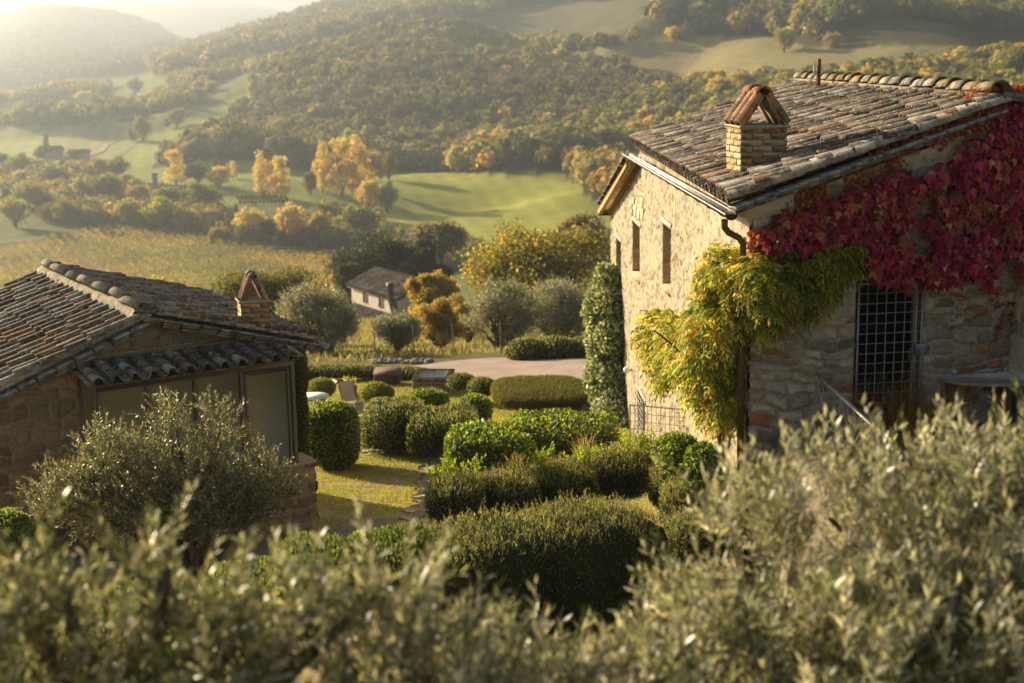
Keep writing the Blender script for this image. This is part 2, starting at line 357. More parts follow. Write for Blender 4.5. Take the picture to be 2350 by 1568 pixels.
def landcol(x, y, z):
    u, v = pj(np.stack([x, y, z], -1)); far = y > 150
    c = np.empty(x.shape + (3,)); c[:] = (0.125, 0.135, 0.030)
    n1 = fbm(x / 25, y / 25, 4, 11); n2 = fbm(x / 5, y / 5, 4, 12)
    br = np.array((0.20, 0.17, 0.07)); green = np.array((0.15, 0.22, 0.035))
    c[:] = c * (0.8 + 0.4 * n1[..., None])
    def put(m, a, b, k=n1): c[m] = (A(a) * (1 - k[..., None]) + A(b) * k[..., None])[m]
    put(far, (0.12, 0.16, 0.03), (0.20, 0.19, 0.06))
    put(far & inpoly(u, v, [(860, 380), (1420, 380), (1420, 600), (860, 600)]), (0.30, 0.32, 0.045), (0.40, 0.38, 0.075))
    put(far & inpoly(u, v, [(300, 372), (640, 372), (900, 390), (900, 470), (300, 470)]), (0.24, 0.28, 0.05), (0.30, 0.33, 0.08))
    put(far & inpoly(u, v, [(245, 390), (330, 320), (480, 250), (560, 215), (640, 170), (640, 220), (560, 262), (480, 330), (400, 360), (300, 420)]), (0.24, 0.28, 0.05), (0.30, 0.32, 0.08))
    put(far & inpoly(u, v, [(170, 280), (280, 225), (420, 185), (440, 215), (330, 262), (200, 286)]), (0.30, 0.24, 0.12), (0.37, 0.29, 0.15))
    put(far & inpoly(u, v, [(-500, 290), (60, 292), (330, 280), (330, 320), (240, 375), (-500, 380)]), (0.28, 0.29, 0.08), (0.36, 0.35, 0.13))
    put(far & inpoly(u, v, P_MEAD), (0.27, 0.23, 0.09), (0.36, 0.30, 0.14))
    put(far & inpoly(u, v, P_DARKM), (0.13, 0.12, 0.06), (0.17, 0.15, 0.07))
    st_ = 1 + .09 * np.sin((x * .94 + y * .22) * 2 * np.pi / 6.5 + 3 * n1) + .16 * (fbm(x / 12, y / 30, 3, 17) - .5)
    c[far] = c[far] * st_[far][:, None]
    put(far & inpoly(u, v, P_VINE), (0.22, 0.17, 0.05), (0.17, 0.17, 0.04))
    wood = np.zeros(x.shape, bool)
    for P in (P_HILL, P_BAND, P_TOPL, P_TOPM, P_TOPR, P_LOWR): wood |= far & inpoly(u, v, P)
    wood |= (y > 1300)
    put(wood, (0.045, 0.05, 0.018), (0.10, 0.09, 0.03))
    # near garden lawn, drying slope beyond it
    near = y < 150
    put(near, (0.13, 0.12, 0.035), (0.17, 0.14, 0.05))
    lawn = near & (y > 8) & (y < 46)
    g = np.clip(n2 * 1.6 - 0.35, 0, 1)
    put(lawn, (0.36, 0.32, 0.085), (0.28, 0.28, 0.06), n1)
    bare = lawn & (y < 33) & (fbm(x / 0.5, y / 0.3, 4, 21) + 0.02 * (30 - y) > 0.58)
    put(bare, (0.36, 0.27, 0.13), (0.30, 0.23, 0.11), n2)
    yard = near & (x > 3.4) & (y < 22)
    put(yard, (0.20, 0.17, 0.12), (0.26, 0.22, 0.15), n2)
    foot = near & (y > 21) & (y < 27.5) & (x < -1.6 - 0.12 * (y - 21)) & (x > -12)
    put(foot & (x - (-4.2) > -9) & (y < 25.6), (0.28, 0.22, 0.15), (0.22, 0.18, 0.12), n2)
    return c
def build_terrain():
    ths = np.concatenate([np.linspace(-180, -50, 27)[:-1], np.linspace(-50, -24, 53)[:-1], np.linspace(-24, 24, 561), np.linspace(24, 50, 53)[1:], np.linspace(50, 180, 27)[1:]])
    ths = np.radians(ths); rs = np.concatenate([[0.05], np.exp(np.linspace(math.log(0.6), math.log(9400), 820))])
    T, Rr = np.meshgrid(ths, rs); X = Rr * np.sin(T); Y = Rr * np.cos(T); Zz = H(X, Y)
    V = np.stack([X, Y, Zz], -1).reshape(-1, 3); C = landcol(X.ravel(), Y.ravel(), Zz.ravel())
    nr, nc = X.shape; i = np.arange(nr - 1)[:, None] * nc; j = np.arange(nc - 1)[None]
    f = np.stack([i + j, i + j + 1, i + nc + j + 1, i + nc + j], -1).reshape(-1, 4)
    b = MB(); b.add(V, f, C)
    o = b.build('ground', M['terrain'], origin=(0, 0, 0), smooth=True); o['kind'] = 'structure'
build_terrain()

# ------------------------------------------------------------------ stone walls
def stone_wall(width, height, res, seed, hs=(0.09, 0.24), ws=(0.15, 0.5), amp=0.03, plaster=0.35, pal=None, mortar=(0.42, 0.35, 0.25), bricks=0.06, pits=0.0):
    nu = int(width / res) + 1; nv = int(height / res) + 1
    u, v = np.meshgrid(np.linspace(0, width, nu), np.linspace(0, height, nv), indexing='ij')
    rg = np.random.default_rng(seed)
    if pal is None: pal = [(0.36, 0.30, 0.21), (0.30, 0.26, 0.19), (0.42, 0.35, 0.24), (0.26, 0.23, 0.17), (0.38, 0.28, 0.17)]
    pal = A(pal)
    uu = u + 0.16 * (fbm(u * 3, v * 3, 3, seed) - 0.5) + 0.03 * (fbm(u * 14, v * 14, 2, seed + 2) - .5); vv = v + 0.34 * (fbm(u * 1.5 + 5, v * 1.5, 3, seed + 1) - 0.5) + 0.03 * (fbm(u * 14, v * 14, 2, seed + 3) - .5)
    hh = [-1.0]
    while hh[-1] < height + 1: hh.append(hh[-1] + rg.uniform(*hs) if rg.random() > bricks else hh[-1] + 0.07)
    hh = A(hh); row = np.clip(np.searchsorted(hh, vv) - 1, 0, len(hh) - 2)
    dv = np.minimum(vv - hh[row], hh[row + 1] - vv); du = np.zeros_like(u); rnd = np.zeros_like(u); rnd2 = np.zeros_like(u); brick = np.zeros(u.shape, bool)
    for r in np.unique(row):
        isb = (hh[r + 1] - hh[r]) < 0.075; ww = [-1.0 - rg.random()]
        while ww[-1] < width + 1: ww.append(ww[-1] + (rg.uniform(0.2, 0.3) if isb else rg.uniform(*ws)))
        ww = A(ww); m = row == r; k = np.clip(np.searchsorted(ww, uu[m]) - 1, 0, len(ww) - 2)
        du[m] = np.minimum(uu[m] - ww[k], ww[k + 1] - uu[m]); a = rg.random(len(ww)); b = rg.random(len(ww)); rnd[m] = a[k]; rnd2[m] = b[k]
        brick[m] = (isb & (a[k] > 0.4)) | (b[k] > 1 - bricks * 0.5)
    e = np.minimum(du, dv); prof = sst(0.004, 0.035, e)
    h = prof * (0.45 + 0.75 * rnd) * amp + (fbm(u * 22, v * 22, 3, seed + 5) - 0.5) * amp * 0.55
    col = pal[(rnd2 * len(pal)).astype(int) % len(pal)] * (0.75 + 0.5 * rnd[..., None])
    col[brick] = A((0.34, 0.16, 0.08)) * (0.7 + 0.6 * rnd[brick][:, None])
    mo = (1 - sst(0.008, 0.022, e))[..., None]; col = col * (1 - mo) + A(mortar) * mo
    pn = fbm(u * 1.1 + 3, v * 1.3 + 7, 5, seed + 9); pm = sst(1 - plaster - 0.06, 1 - plaster + 0.05, pn * 0.9 + 0.12 * rnd + 0.0)
    pm = pm * 0.92
    h = h * (1 - pm) + pm * (amp * 0.75 + (fbm(u * 9, v * 9, 4, seed + 11) - 0.5) * amp * 0.6)
    pc = A(mortar) * (0.85 + 0.35 * fbm(u * 5, v * 5, 3, seed + 13))[..., None]
    col = col * (1 - pm[..., None]) + pc * pm[..., None]
    if pits:
        q = fbm(u * 8, v * 11, 4, seed + 17) ; pt = sst(0.57, 0.66, q) * pits
        h -= pt * amp * 1.1; col = col * (1 - 0.35 * pt[..., None])
    col *= (0.86 + 0.28 * fbm(u * 0.7, v * 0.9, 3, seed + 19))[..., None]
    return u, v, h, col
def wall_mesh(origin, ud, nd, width, height, res, seed, top=None, holes=(), **kw):
    u, v, h, col = stone_wall(width, height, res, seed, **kw)
    if top is not None: v = np.minimum(v, top(u))
    for (a, b, c, d) in holes:   # pin the stone relief to zero at the opening's edge
        k = sst(0.0, 0.05, np.maximum(np.maximum(a - u, u - b), np.maximum(c - v, v - d)))
        h = h * k
    P = A(origin) + u[..., None] * A(ud) + h[..., None] * A(nd); P[..., 2] += v
    nu, nv = u.shape; i = np.arange(nu - 1)[:, None] * nv; j = np.arange(nv - 1)[None]
    f = np.stack([i + j, i + nv + j, i + nv + j + 1, i + j + 1], -1)
    cu = (u[:-1, :-1] + u[1:, 1:]) / 2; cv = (v[:-1, :-1] + v[1:, 1:]) / 2
    keep = (v[:-1, 1:] - v[:-1, :-1] > 1e-6) | (v[1:, 1:] - v[1:, :-1] > 1e-6)
    for (a, b, c, d) in holes: keep &= ~((cu > a) & (cu < b) & (cv > c) & (cv < d))
    m = MB(); m.add(P.reshape(-1, 3), f[keep], col.reshape(-1, 3)); return m

# ------------------------------------------------------------------ roof tiles
def arc_tile(mb, p, ax, side, up, L, r0, r1, col, n=7, th=0.014, span=0.94):
    """one curved tile from p (lower end) along ax; opening downward if up is outward"""
    a = np.linspace(-span, span, n) * math.pi / 2
    rings = []
    for (q, r, dd) in ((p, r0, 0), (p + ax * L, r1, 0)):
        for rr in (r, r - th):
            rings.append(q + rr * np.sin(a)[:, None] * side + rr * np.cos(a)[:, None] * up)
    V = np.vstack(rings); f = []
    for i in range(n - 1):
        f += [(i, i + 1, 2 * n + i + 1, 2 * n + i), (n + i, 3 * n + i, 3 * n + i + 1, n + i + 1), (i, n + i, n + i + 1, i + 1)]
    f += [(0, 2 * n, 3 * n, n), (n - 1, 2 * n - 1, 4 * n - 1, 3 * n - 1)]
    mb.add(V, f, col)
TP = A([(0.20, 0.095, 0.05), (0.26, 0.14, 0.075), (0.13, 0.085, 0.055), (0.24, 0.20, 0.165), (0.33, 0.29, 0.25), (0.08, 0.065, 0.055), (0.20, 0.165, 0.135), (0.27, 0.18, 0.11)])
def tiles(mb, e0, ed, sd, L, S, sp=0.225, ex=0.34, r=None, seed=1, wts=None, jit=1.0, skip=None):
    """e0 eave corner, ed unit along the eave, sd unit up the slope"""
    rg = np.random.default_rng(seed); e0 = A(e0, float); ed = A(ed, float); sd = A(sd, float); n = nrm(np.cross(ed, sd)); n = n if n[2] > 0 else -n
    nc = int(round(L / sp)); sp = L / nc; nr = int(math.ceil(S / ex)); w = A(wts if wts is not None else [1.6, 1.3, 2, 3, 2, 2.5, 2.5, .8], float); w = w / w.sum(); q_ = sp / .225; r = (r or .078 * q_)
    for i in range(nc + 1):
        for typ in (0, 1):
            off = rg.uniform(-0.22, 0.22) * ex
            for k in range(nr + 1):
                q0 = max(0, k * ex + off * (k > 0) + rg.uniform(-0.07, 0.07) * ex * jit * (k > 0)); ln = min(ex * 1.32, S + 0.04 - q0)
                if ln < 0.1: continue
                c = TP[rg.choice(8, p=w)] * rg.uniform(0.5, 1.2); x = (i + 0.5 * typ) * sp
                if typ and i == nc: continue
                p = e0 + ed * (x + rg.normal(0, 0.010) * q_ * jit) + sd * q0
                a = nrm(sd * 1.0 + ed * rg.normal(0, 0.022) * jit - n * (0.06 if typ == 0 else 0.035))
                if typ == 0: arc_tile(mb, p + n * (0.075 + rg.uniform(0, 0.02) * jit) * q_, a, ed, n, ln, r * rg.uniform(.82, .98), r * 0.74, c, th=.015 * q_)
                else: arc_tile(mb, p + n * .074 * q_, a, ed, -n, ln, r * 0.80, r * 0.95, c * 0.7, th=.012 * q_)  # channel tiles darkened, putting the shade between covers into their colour

# ------------------------------------------------------------------ foliage builders
def jit_dirs(n, rg): return nrm(rg.normal(size=(n, 3)))
def pick(rg, pal, n, var=0.25):
    pal = A(pal, float); c = pal[rg.integers(0, len(pal), n)]; return c * rg.uniform(1 - var, 1 + var, (n, 1))
def supell(rg, n, c, r, p=2.0, lump=0.12, seed=0, axis=None, bottom=True):
    """points and outward normals on a lumpy super-ellipsoid (p 2 round, 5 boxy)"""
    d = jit_dirs(int(n), rg)
    if not bottom: d[:, 2] = np.where(d[:, 2] < -0.55, -d[:, 2], d[:, 2])
    dq = d / (np.sum(np.abs(d) ** p, 1, keepdims=True) ** (1 / p))
    nn = nrm(np.sign(dq) * np.abs(dq) ** (p - 1) / A(r))
    q = dq * A(r); k = 1 + lump * (fbm(q[:, 0] * 2.1 + seed + q[:, 2], q[:, 1] * 2.1 - q[:, 2] * 1.3 + seed, 3, seed) - 0.5) * 2
    q = q * k[:, None]
    if axis is not None:
        ax = A([math.cos(axis), math.sin(axis), 0]); ay = A([-math.sin(axis), math.cos(axis), 0])
        q = q[:, :1] * ax + q[:, 1:2] * ay + q[:, 2:] * A([0, 0, 1.]); nn = nn[:, :1] * ax + nn[:, 1:2] * ay + nn[:, 2:] * A([0, 0, 1.])
    return A(c) + q, nn
def inside(P, lobes, shrink=0.9):
    m = np.zeros(len(P), bool)
    for (c, r, p, ax) in lobes:
        q = P - A(c)
        if ax is not None: q = np.stack([q[:, 0] * math.cos(ax) + q[:, 1] * math.sin(ax), -q[:, 0] * math.sin(ax) + q[:, 1] * math.cos(ax), q[:, 2]], 1)
        m |= np.sum(np.abs(q / A(r)) ** p, 1) ** (1 / p) < shrink
    return m
def shrub(mb, core, lobes, n, L, w, pal, seed, mode='leaf', lump=0.12, depth=0.16, var=0.3, zmin=None, tips=None):
    """lobes: (centre, radii, p, axis). mode leaf | needle ; tips: palette for the outermost leaves"""
    rg = np.random.default_rng(seed); area = A([r[0] * r[1] + r[0] * r[2] + r[1] * r[2] for c, r, p, ax in lobes])
    for k, (c, r, p, ax) in enumerate(lobes):
        m = int(n * area[k] / area.sum()); P, N = supell(rg, m, c, r, p, lump, seed + k, ax)
        others = [q for j, q in enumerate(lobes) if j != k]
        dd = rg.random(len(P)) ** 2 * depth
        if others:
            keep = ~inside(P, others, 0.86); P, N, dd = P[keep], N[keep], dd[keep]
        if zmin is not None:
            keep = P[:, 2] > zmin; P, N, dd = P[keep], N[keep], dd[keep]
        P = A(c) + (P - A(c)) * (1 - dd[:, None]); m = len(P)
        if mode == 'needle': D = nrm(N * 0.5 + A([0, 0, 0.9]) + rg.normal(size=(m, 3)) * 0.38)
        else: D = nrm(N * 0.7 + A([0, 0, 0.25]) + rg.normal(size=(m, 3)) * 0.75)
        nn = nrm(N + rg.normal(size=(m, 3)) * 0.6)
        cc = pick(rg, pal, m, var)
        if tips is not None:
            t = (dd < depth * 0.12) & (rg.random(m) < 0.75); cc[t] = pick(rg, tips, t.sum(), var)
        mb.leaves(P, D, nn, L * rg.uniform(0.6, 1.3, m), w * rg.uniform(0.7, 1.3, m), cc)
        if core is not None:
            v, f = ICO[4]; q = v / (np.sum(np.abs(v) ** p, 1, keepdims=True) ** (1 / p)) * A(r); q = q * (1 + lump * (fbm(q[:, 0] * 2.1 + seed + k + q[:, 2], q[:, 1] * 2.1 - q[:, 2] * 1.3 + seed + k, 3, seed + k) - 0.5) * 2)[:, None] * (1 - depth * 0.75)
            if ax is not None: q = np.stack([q[:, 0] * math.cos(ax) - q[:, 1] * math.sin(ax), q[:, 0] * math.sin(ax) + q[:, 1] * math.cos(ax), q[:, 2]], 1)
            core.add(A(c) + q, f, A(pal[0]) * 0.8)
def shoots(mb, P, D, n_leaf, slen, L, w, pal, seed, ang=0.75, under=None, stem=None, droop=0.15):
    """upright twigs with paired narrow leaves, all at once"""
    rg = np.random.default_rng(seed); m = len(P); D = nrm(D); a = nrm(np.cross(D, jit_dirs(m, rg))); b = np.cross(D, a)
    sl = slen * rg.uniform(0.55, 1.3, m); tone = rg.uniform(0.75, 1.25, (m, 1))
    pal = A(pal); base = pal[rg.integers(0, len(pal), m)]
    bend = nrm(rg.normal(size=(m, 3))) * 0.18
    for k in range(n_leaf):
        t = (k + 0.5) / n_leaf; q = P + (D * t + bend * t * t + A([0, 0, -droop]) * t * t) * sl[:, None]
        s = a if (k // 2) % 2 else b; s = s * (1 if k % 2 else -1)
        sp = ang * (1.1 - 0.6 * t); d = nrm(D * (1 - sp * 0.5) + s * sp + rg.normal(size=(m, 3)) * 0.22)
        nn = nrm(D + rg.normal(size=(m, 3)) * 0.5); cc = base * tone * rg.uniform(0.75, 1.3, (m, 1))
        if under is not None:
            fl = rg.random(m) < 0.35; cc[fl] = A(under) * rg.uniform(0.7, 1.2, (fl.sum(), 1))
        mb.leaves(q, d, nn, L * (1.05 - 0.35 * t) * rg.uniform(0.7, 1.2, m), w * rg.uniform(0.8, 1.2, m), cc)
    if stem is not None:
        e = P + (D + bend) * sl[:, None]; sd = a * 0.002 * stem; sb = b * 0.002 * stem
        V = np.stack([P - sd, P + sd, e + sd * .4, e - sd * .4, P - sb, P + sb, e + sb * .4, e - sb * .4], 1).reshape(-1, 3)
        mb.add(V, A([[0, 1, 2, 3], [4, 5, 6, 7]])[None].repeat(m, 0).reshape(-1, 2, 4).reshape(-1, 4) + np.repeat(np.arange(m) * 8, 2)[:, None], (0.16, 0.14, 0.08))
def branches(mb, base, tips, r, seed, mid=0.45, col=(0.13, 0.11, 0.08), n=6):
    rg = np.random.default_rng(seed); base = A(base, float)
    for t in tips:
        t = A(t, float); k = np.linspace(0, 1, 8)[:, None]; o = A([(t[0] - base[0]) * 0.2, (t[1] - base[1]) * 0.2, (t[2] - base[2]) * 0.65]) + base
        q = (1 - k) ** 2 * base + 2 * k * (1 - k) * o + k * k * t + rg.normal(size=(8, 3)) * 0.02 * np.linalg.norm(t - base) * np.sin(np.pi * k)
        mb.tube(q, np.linspace(r, r * 0.22, 8), n, col)

# ================================================================== RIGHT FARMHOUSE
ZUP = A([0, 0, 1.0])
aR = nrm(A([-0.029, 1.0, 0])); bR = A([math.cos(rad(8)), math.sin(rad(8)), 0]); nL = A([-aR[1], aR[0], 0]); nG = A([bR[1], -bR[0], 0])
C0 = A([at(1722, 600, 20.05)[0], 20.05, 0])
def LW(x, y):   # picture -> (distance along the sunlit wall, height)
    p = atplane(x, y, C0, nL); return float((p - C0) @ aR), float(p[2])
def GW(x, y):
    p = atplane(x, y, C0, nG); return float((p - C0) @ bR), float(p[2])
house = thing('stone_farmhouse', 'tall stone farmhouse with sunlit rubble wall and red creeper over its shaded gable', 'house', (C0[0], C0[1], -5.6))
E0 = at(1675, 468, 19.72); E0[2] -= 0.03; EF = atz(1452, 336, E0[2]); EL = float(np.linalg.norm(EF - E0)); aE = nrm(EF - E0)
RN = at(2296, 222, 20.55); RN[2] -= 0.17
sR = RN - E0; SLn = float(np.linalg.norm(sR)); sR = nrm(sR); nR = nrm(np.cross(aE, sR)); nR = nR if nR[2] > 0 else -nR
slope_u = (RN[2] - E0[2]) / float((RN - E0) @ bR)
ridge_u = float((RN - C0) @ bR)
zt0 = E0[2] - 0.14
tl = EL - 0.35
pe = atplane(1380, 482, C0 + nL * 0.3, nL); te = float((pe - C0) @ aR); ze = float(pe[2])
def topL(u): return np.where(u < tl, zt0 + 0.02, zt0 + 0.02 + (ze - zt0) * np.clip((u - tl) / (te - tl), 0, 1.02)) + 10.5
def hole(fn, x0, x1, y0, y1, zb):
    a = fn(x1, (y0 + y1) / 2)[0]; b = fn(x0, (y0 + y1) / 2)[0]; t = fn((x0 + x1) / 2, y0)[1]; c = fn((x0 + x1) / 2, y1)[1]
    return (min(a, b), max(a, b), c - zb, t - zb)
wins = [hole(LW, 1414, 1427, 552, 655, -10.5), hole(LW, 1452, 1471, 516, 636, -10.5), hole(LW, 1521, 1540, 520, 664, -10.5)]
lowwin = hole(LW, 1464, 1482, 910, 1006, -10.5)
print('win', [[round(float(q), 2) for q in w] for w in wins + [lowwin]], 'tl', tl, te, ze, 'EL', EL, 'S', SLn, 'ridge_u', ridge_u)
wallLen = te + 0.2
m = wall_mesh(C0 + A([0, 0, -10.5]), aR, nL, wallLen, 8.6, 0.035, 11, top=topL, holes=wins + [lowwin], amp=0.034, plaster=0.54, mortar=(0.44, 0.365, 0.26),
              pal=[(0.44, 0.37, 0.27), (0.38, 0.315, 0.22), (0.49, 0.42, 0.31), (0.32, 0.26, 0.18)], hs=(0.08, 0.20), ws=(0.12, 0.36), bricks=0.02, pits=1.0)
m.build('side_wall', M['stone'], house, smooth=True)
gtop = lambda u: np.where(u < ridge_u, zt0 - 0.02 + slope_u * (u + 0.28), zt0 - 0.02 + slope_u * (2 * ridge_u - u + 0.28)) + 8.0
dx0, dzb = GW(1964, 700)[0], -5.45; dx1 = GW(2119, 700)[0]; dzt = GW(2040, 644)[1]
door = (dx0, dx1, dzb + 8.0, dzt + 8.0)
GL = 2 * ridge_u + 0.2
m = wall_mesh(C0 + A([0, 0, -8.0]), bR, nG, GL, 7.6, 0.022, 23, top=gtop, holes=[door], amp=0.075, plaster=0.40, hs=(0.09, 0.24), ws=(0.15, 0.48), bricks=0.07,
              pal=[(0.34, 0.31, 0.26), (0.26, 0.24, 0.20), (0.42, 0.38, 0.32), (0.20, 0.18, 0.15), (0.34, 0.28, 0.20)], mortar=(0.42, 0.37, 0.30))  # gable stone coloured darker than the side wall to deepen its shade
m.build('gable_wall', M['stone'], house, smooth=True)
# the walls nobody sees close the house
m = MB(); fr = C0 + bR * GL
m.poly([fr + ZUP * -8, fr + aR * wallLen + ZUP * -10.5, fr + aR * wallLen + ZUP * (ze - .2), fr + aR * tl + ZUP * (zt0), fr + ZUP * (zt0)], (0.4, 0.34, 0.25), -bR * 0.3)
m.poly([C0 + aR * (wallLen - .02) + ZUP * -10.5, fr + aR * (wallLen - .02) + ZUP * -10.5, fr + aR * (wallLen - .02) + ZUP * (ze - .1), C0 + aR * (wallLen - .02) + ZUP * (ze - .1)], (0.4, 0.34, 0.25), -aR * 0.3)
m.poly([C0 + aR * tl + ZUP * (ze - 1), fr + aR * tl + ZUP * (ze - 1), fr + aR * tl + ZUP * zt0, C0 + aR * tl + bR * ridge_u + ZUP * (RN[2] - .15), C0 + aR * tl + ZUP * (zt0)], (0.4, 0.34, 0.25), aR * 0.2)
m.build('rear_wall', M['stone'], house)
# windows in the sunlit wall: deep reveals, board shutters, timber lintels, sills
for k, w in enumerate(wins + [lowwin]):
    u0, u1, v0, v1 = w; zb = -10.5; P = lambda u, v, d: C0 + aR * u + nL * d + ZUP * (v + zb)
    mm = MB(); dp = 0.42; q = []
    def reveal(p, ud, vd, wd, hd, seed, base):
        U_, V_, Hh, Cc = stone_wall(wd, hd, 0.03, seed, amp=0.02, plaster=0.2, hs=(0.09, 0.14), ws=(0.2, 0.4), mortar=(0.5, 0.41, 0.3), pal=[(0.46, 0.36, 0.25), (0.52, 0.42, 0.3), (0.42, 0.3, 0.2)])
        nn = np.cross(A(ud), A(vd)); Pp = A(p) + U_[..., None] * A(ud) + V_[..., None] * A(vd) - Hh[..., None] * 0.6 * nn
        n1, n2 = U_.shape; i = np.arange(n1 - 1)[:, None] * n2; j = np.arange(n2 - 1)[None]
        mm.add(Pp.reshape(-1, 3), np.stack([i + j, i + n2 + j, i + n2 + j + 1, i + j + 1], -1).reshape(-1, 4), Cc.reshape(-1, 3))
    reveal(P(u1, v0, -dp), nL, ZUP, dp, v1 - v0, 40 + k, None); reveal(P(u0, v0, 0), -nL, ZUP, dp, v1 - v0, 60 + k, None)
    mm.poly([P(u0, v1, 0), P(u1, v1, 0), P(u1, v1, -dp), P(u0, v1, -dp)], (0.3, 0.22, 0.13))
    wo = mm.build('window', M['stone'], house)
    s = MB(); s.add(*[A([P(u0 - .03, v0 + .01, 0.04), P(u1 + .03, v0 + .01, 0.04), P(u1 + .03, v0 + .05, -dp), P(u0 - .03, v0 + .05, -dp), P(u0 - .03, v0 - .06, 0.04), P(u1 + .03, v0 - .06, 0.04), P(u1 + .03, v0 - .06, -dp), P(u0 - .03, v0 - .06, -dp)]), [(0, 1, 2, 3), (4, 5, 1, 0), (5, 6, 2, 1), (7, 4, 0, 3), (7, 6, 5, 4)]], (0.5, 0.36, 0.24)); s.build('sill', M['stone'], wo)
    s = MB(); s.beam(P(u0 - .16, v1 + 0.07, -0.03), P(u1 + .18, v1 + 0.10, -0.03), 0.13, 0.13, (0.42, 0.36, 0.28), bev=0.015); s.build('lintel', M['wood'], wo)
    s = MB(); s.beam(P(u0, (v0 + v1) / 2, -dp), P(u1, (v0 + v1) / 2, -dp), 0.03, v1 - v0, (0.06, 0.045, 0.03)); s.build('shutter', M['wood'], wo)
    if k == 3:
        s = MB()
        for t in np.linspace(u0 + .05, u1 - .05, 5): s.tube([P(t, v0 + .02, 0.07), P(t, v1 + .05, 0.07)], 0.009, 6, (0.35, 0.35, 0.36))
        for t in np.linspace(v0 + .03, v1, 8): s.tube([P(u0 - .02, t, 0.075), P(u1 + .02, t, 0.075)], 0.009, 6, (0.35, 0.35, 0.36))
        s.build('grate', M['metal'], wo)
# stone blocks of a filled opening above the second window
m = MB(); rg = np.random.default_rng(5)
for (x, y) in [(1450, 470), (1456, 462), (1464, 468), (1451, 486), (1460, 484), (1470, 480), (1468, 494), (1452, 498), (1476, 492), (1475, 466)]:
    u, z = LW(x, y); m.box(C0 + aR * u + ZUP * z + nL * 0.012, (rg.uniform(.4, .6), 0.05, rg.uniform(.2, .3)), A([aR, nL, ZUP]), A((0.50, 0.42, 0.30)) * rg.uniform(.9, 1.12), bev=0.02)
m.build('stone_infill', M['stone'], house)
# main roof
roofR = MB(); seen = lambda p: False
tiles(roofR, E0, aE, sR, EL, SLn, sp=0.385, ex=0.50, seed=3)
dk = A((0.25, 0.2, 0.15))
E1 = E0 + aE * EL; E0i = E0 + aE * 0.03
roofR.poly([E0i + sR * .05, E1 + sR * .05, E1 + sR * SLn, E0i + sR * SLn], dk, -nR * 0.05)
far_e = RN + bR * float((RN - E0) @ bR) + ZUP * (E0[2] - RN[2])
roofR.poly([RN, RN + aE * EL, far_e + aE * EL, far_e], TP[6], -ZUP * 0.07)
sB = nrm(far_e - RN); nB = nrm(np.cross(sB, aE)); nB = nB if nB[2] > 0 else -nB
tiles(roofR, far_e, aE, -sB, EL, SLn, sp=0.45, ex=0.6, seed=9)
roof = roofR.build('roof', M['tile'], house)
m = MB(); rg = np.random.default_rng(2)   # ridge tiles
nn = 20
for i in range(nn):
    p = RN + aE * (EL - (i + 1) * EL / nn) + ZUP * (.25 + rg.uniform(-.014, .014))
    arc_tile(m, p, nrm(aE + bR * rg.normal(0, .02) - ZUP * .035), bR, ZUP, EL / nn + .09, 0.165, 0.135, A([(0.52, 0.44, 0.32), (0.46, 0.38, 0.26), (0.55, 0.50, 0.42), (0.48, 0.36, 0.17)][rg.integers(4)]) * rg.uniform(.85, 1.1), n=9, th=0.02)
m.beam(RN + aE * .02 + ZUP * .10, RN + aE * (EL - .02) + ZUP * .10, .30, .24, (0.32, 0.26, 0.17))
m.build('ridge_tiles', M['tile'], roof)
m = MB(); rg = np.random.default_rng(4)   # verge: stone slabs and big tiles along the near gable edge
for i in range(13):
    t = i * SLn / 13
    p = E0 - aE * 0.02 + sR * t + nR * (0.055 + rg.uniform(0, .015))
    arc_tile(m, p + nR * .03, nrm(sR - nR * .05), aE, nR, 0.5, 0.15, 0.12, A([(0.44, 0.42, 0.39), (0.36, 0.34, 0.30), (0.22, 0.2, 0.18), (0.40, 0.34, 0.26)][rg.integers(4)]) * rg.uniform(.8, 1.1), n=8, th=0.02)
    m.beam(E0 - aE * .07 + sR * (t + .01) - nR * 0.03, E0 - aE * .07 + sR * (t + SLn / 13 * rg.uniform(.9, 1.0)) - nR * 0.03, .34, .05, A((0.36, 0.34, 0.29)) * rg.uniform(.75, 1.1), up=nR, bev=.01)
    m.beam(E0 + aE * .05 + sR * (t + .01) - nR * 0.095, E0 + aE * .05 + sR * (t + SLn / 13 * .96) - nR * 0.095, .30, .06, A((0.42, 0.33, 0.24)) * rg.uniform(.8, 1.1), up=nR, bev=.01)
m.build('verge', M['tile'], roof)
m = MB(); k0 = C0 + nG * 0.02   # plaster corbel under the verge at the corner
m.poly([k0 - bR * .33 + ZUP * (zt0 + .03), k0 + bR * .58 + ZUP * (zt0 + .28), k0 + bR * .58 + ZUP * (zt0 + 0.02), k0 - bR * 0.02 + ZUP * (zt0 - .08), k0 - bR * .3 + ZUP * (zt0 - .01)], (0.52, 0.48, 0.4), nG * 0.11)
m.build('corbel', M['plaster'], roof)
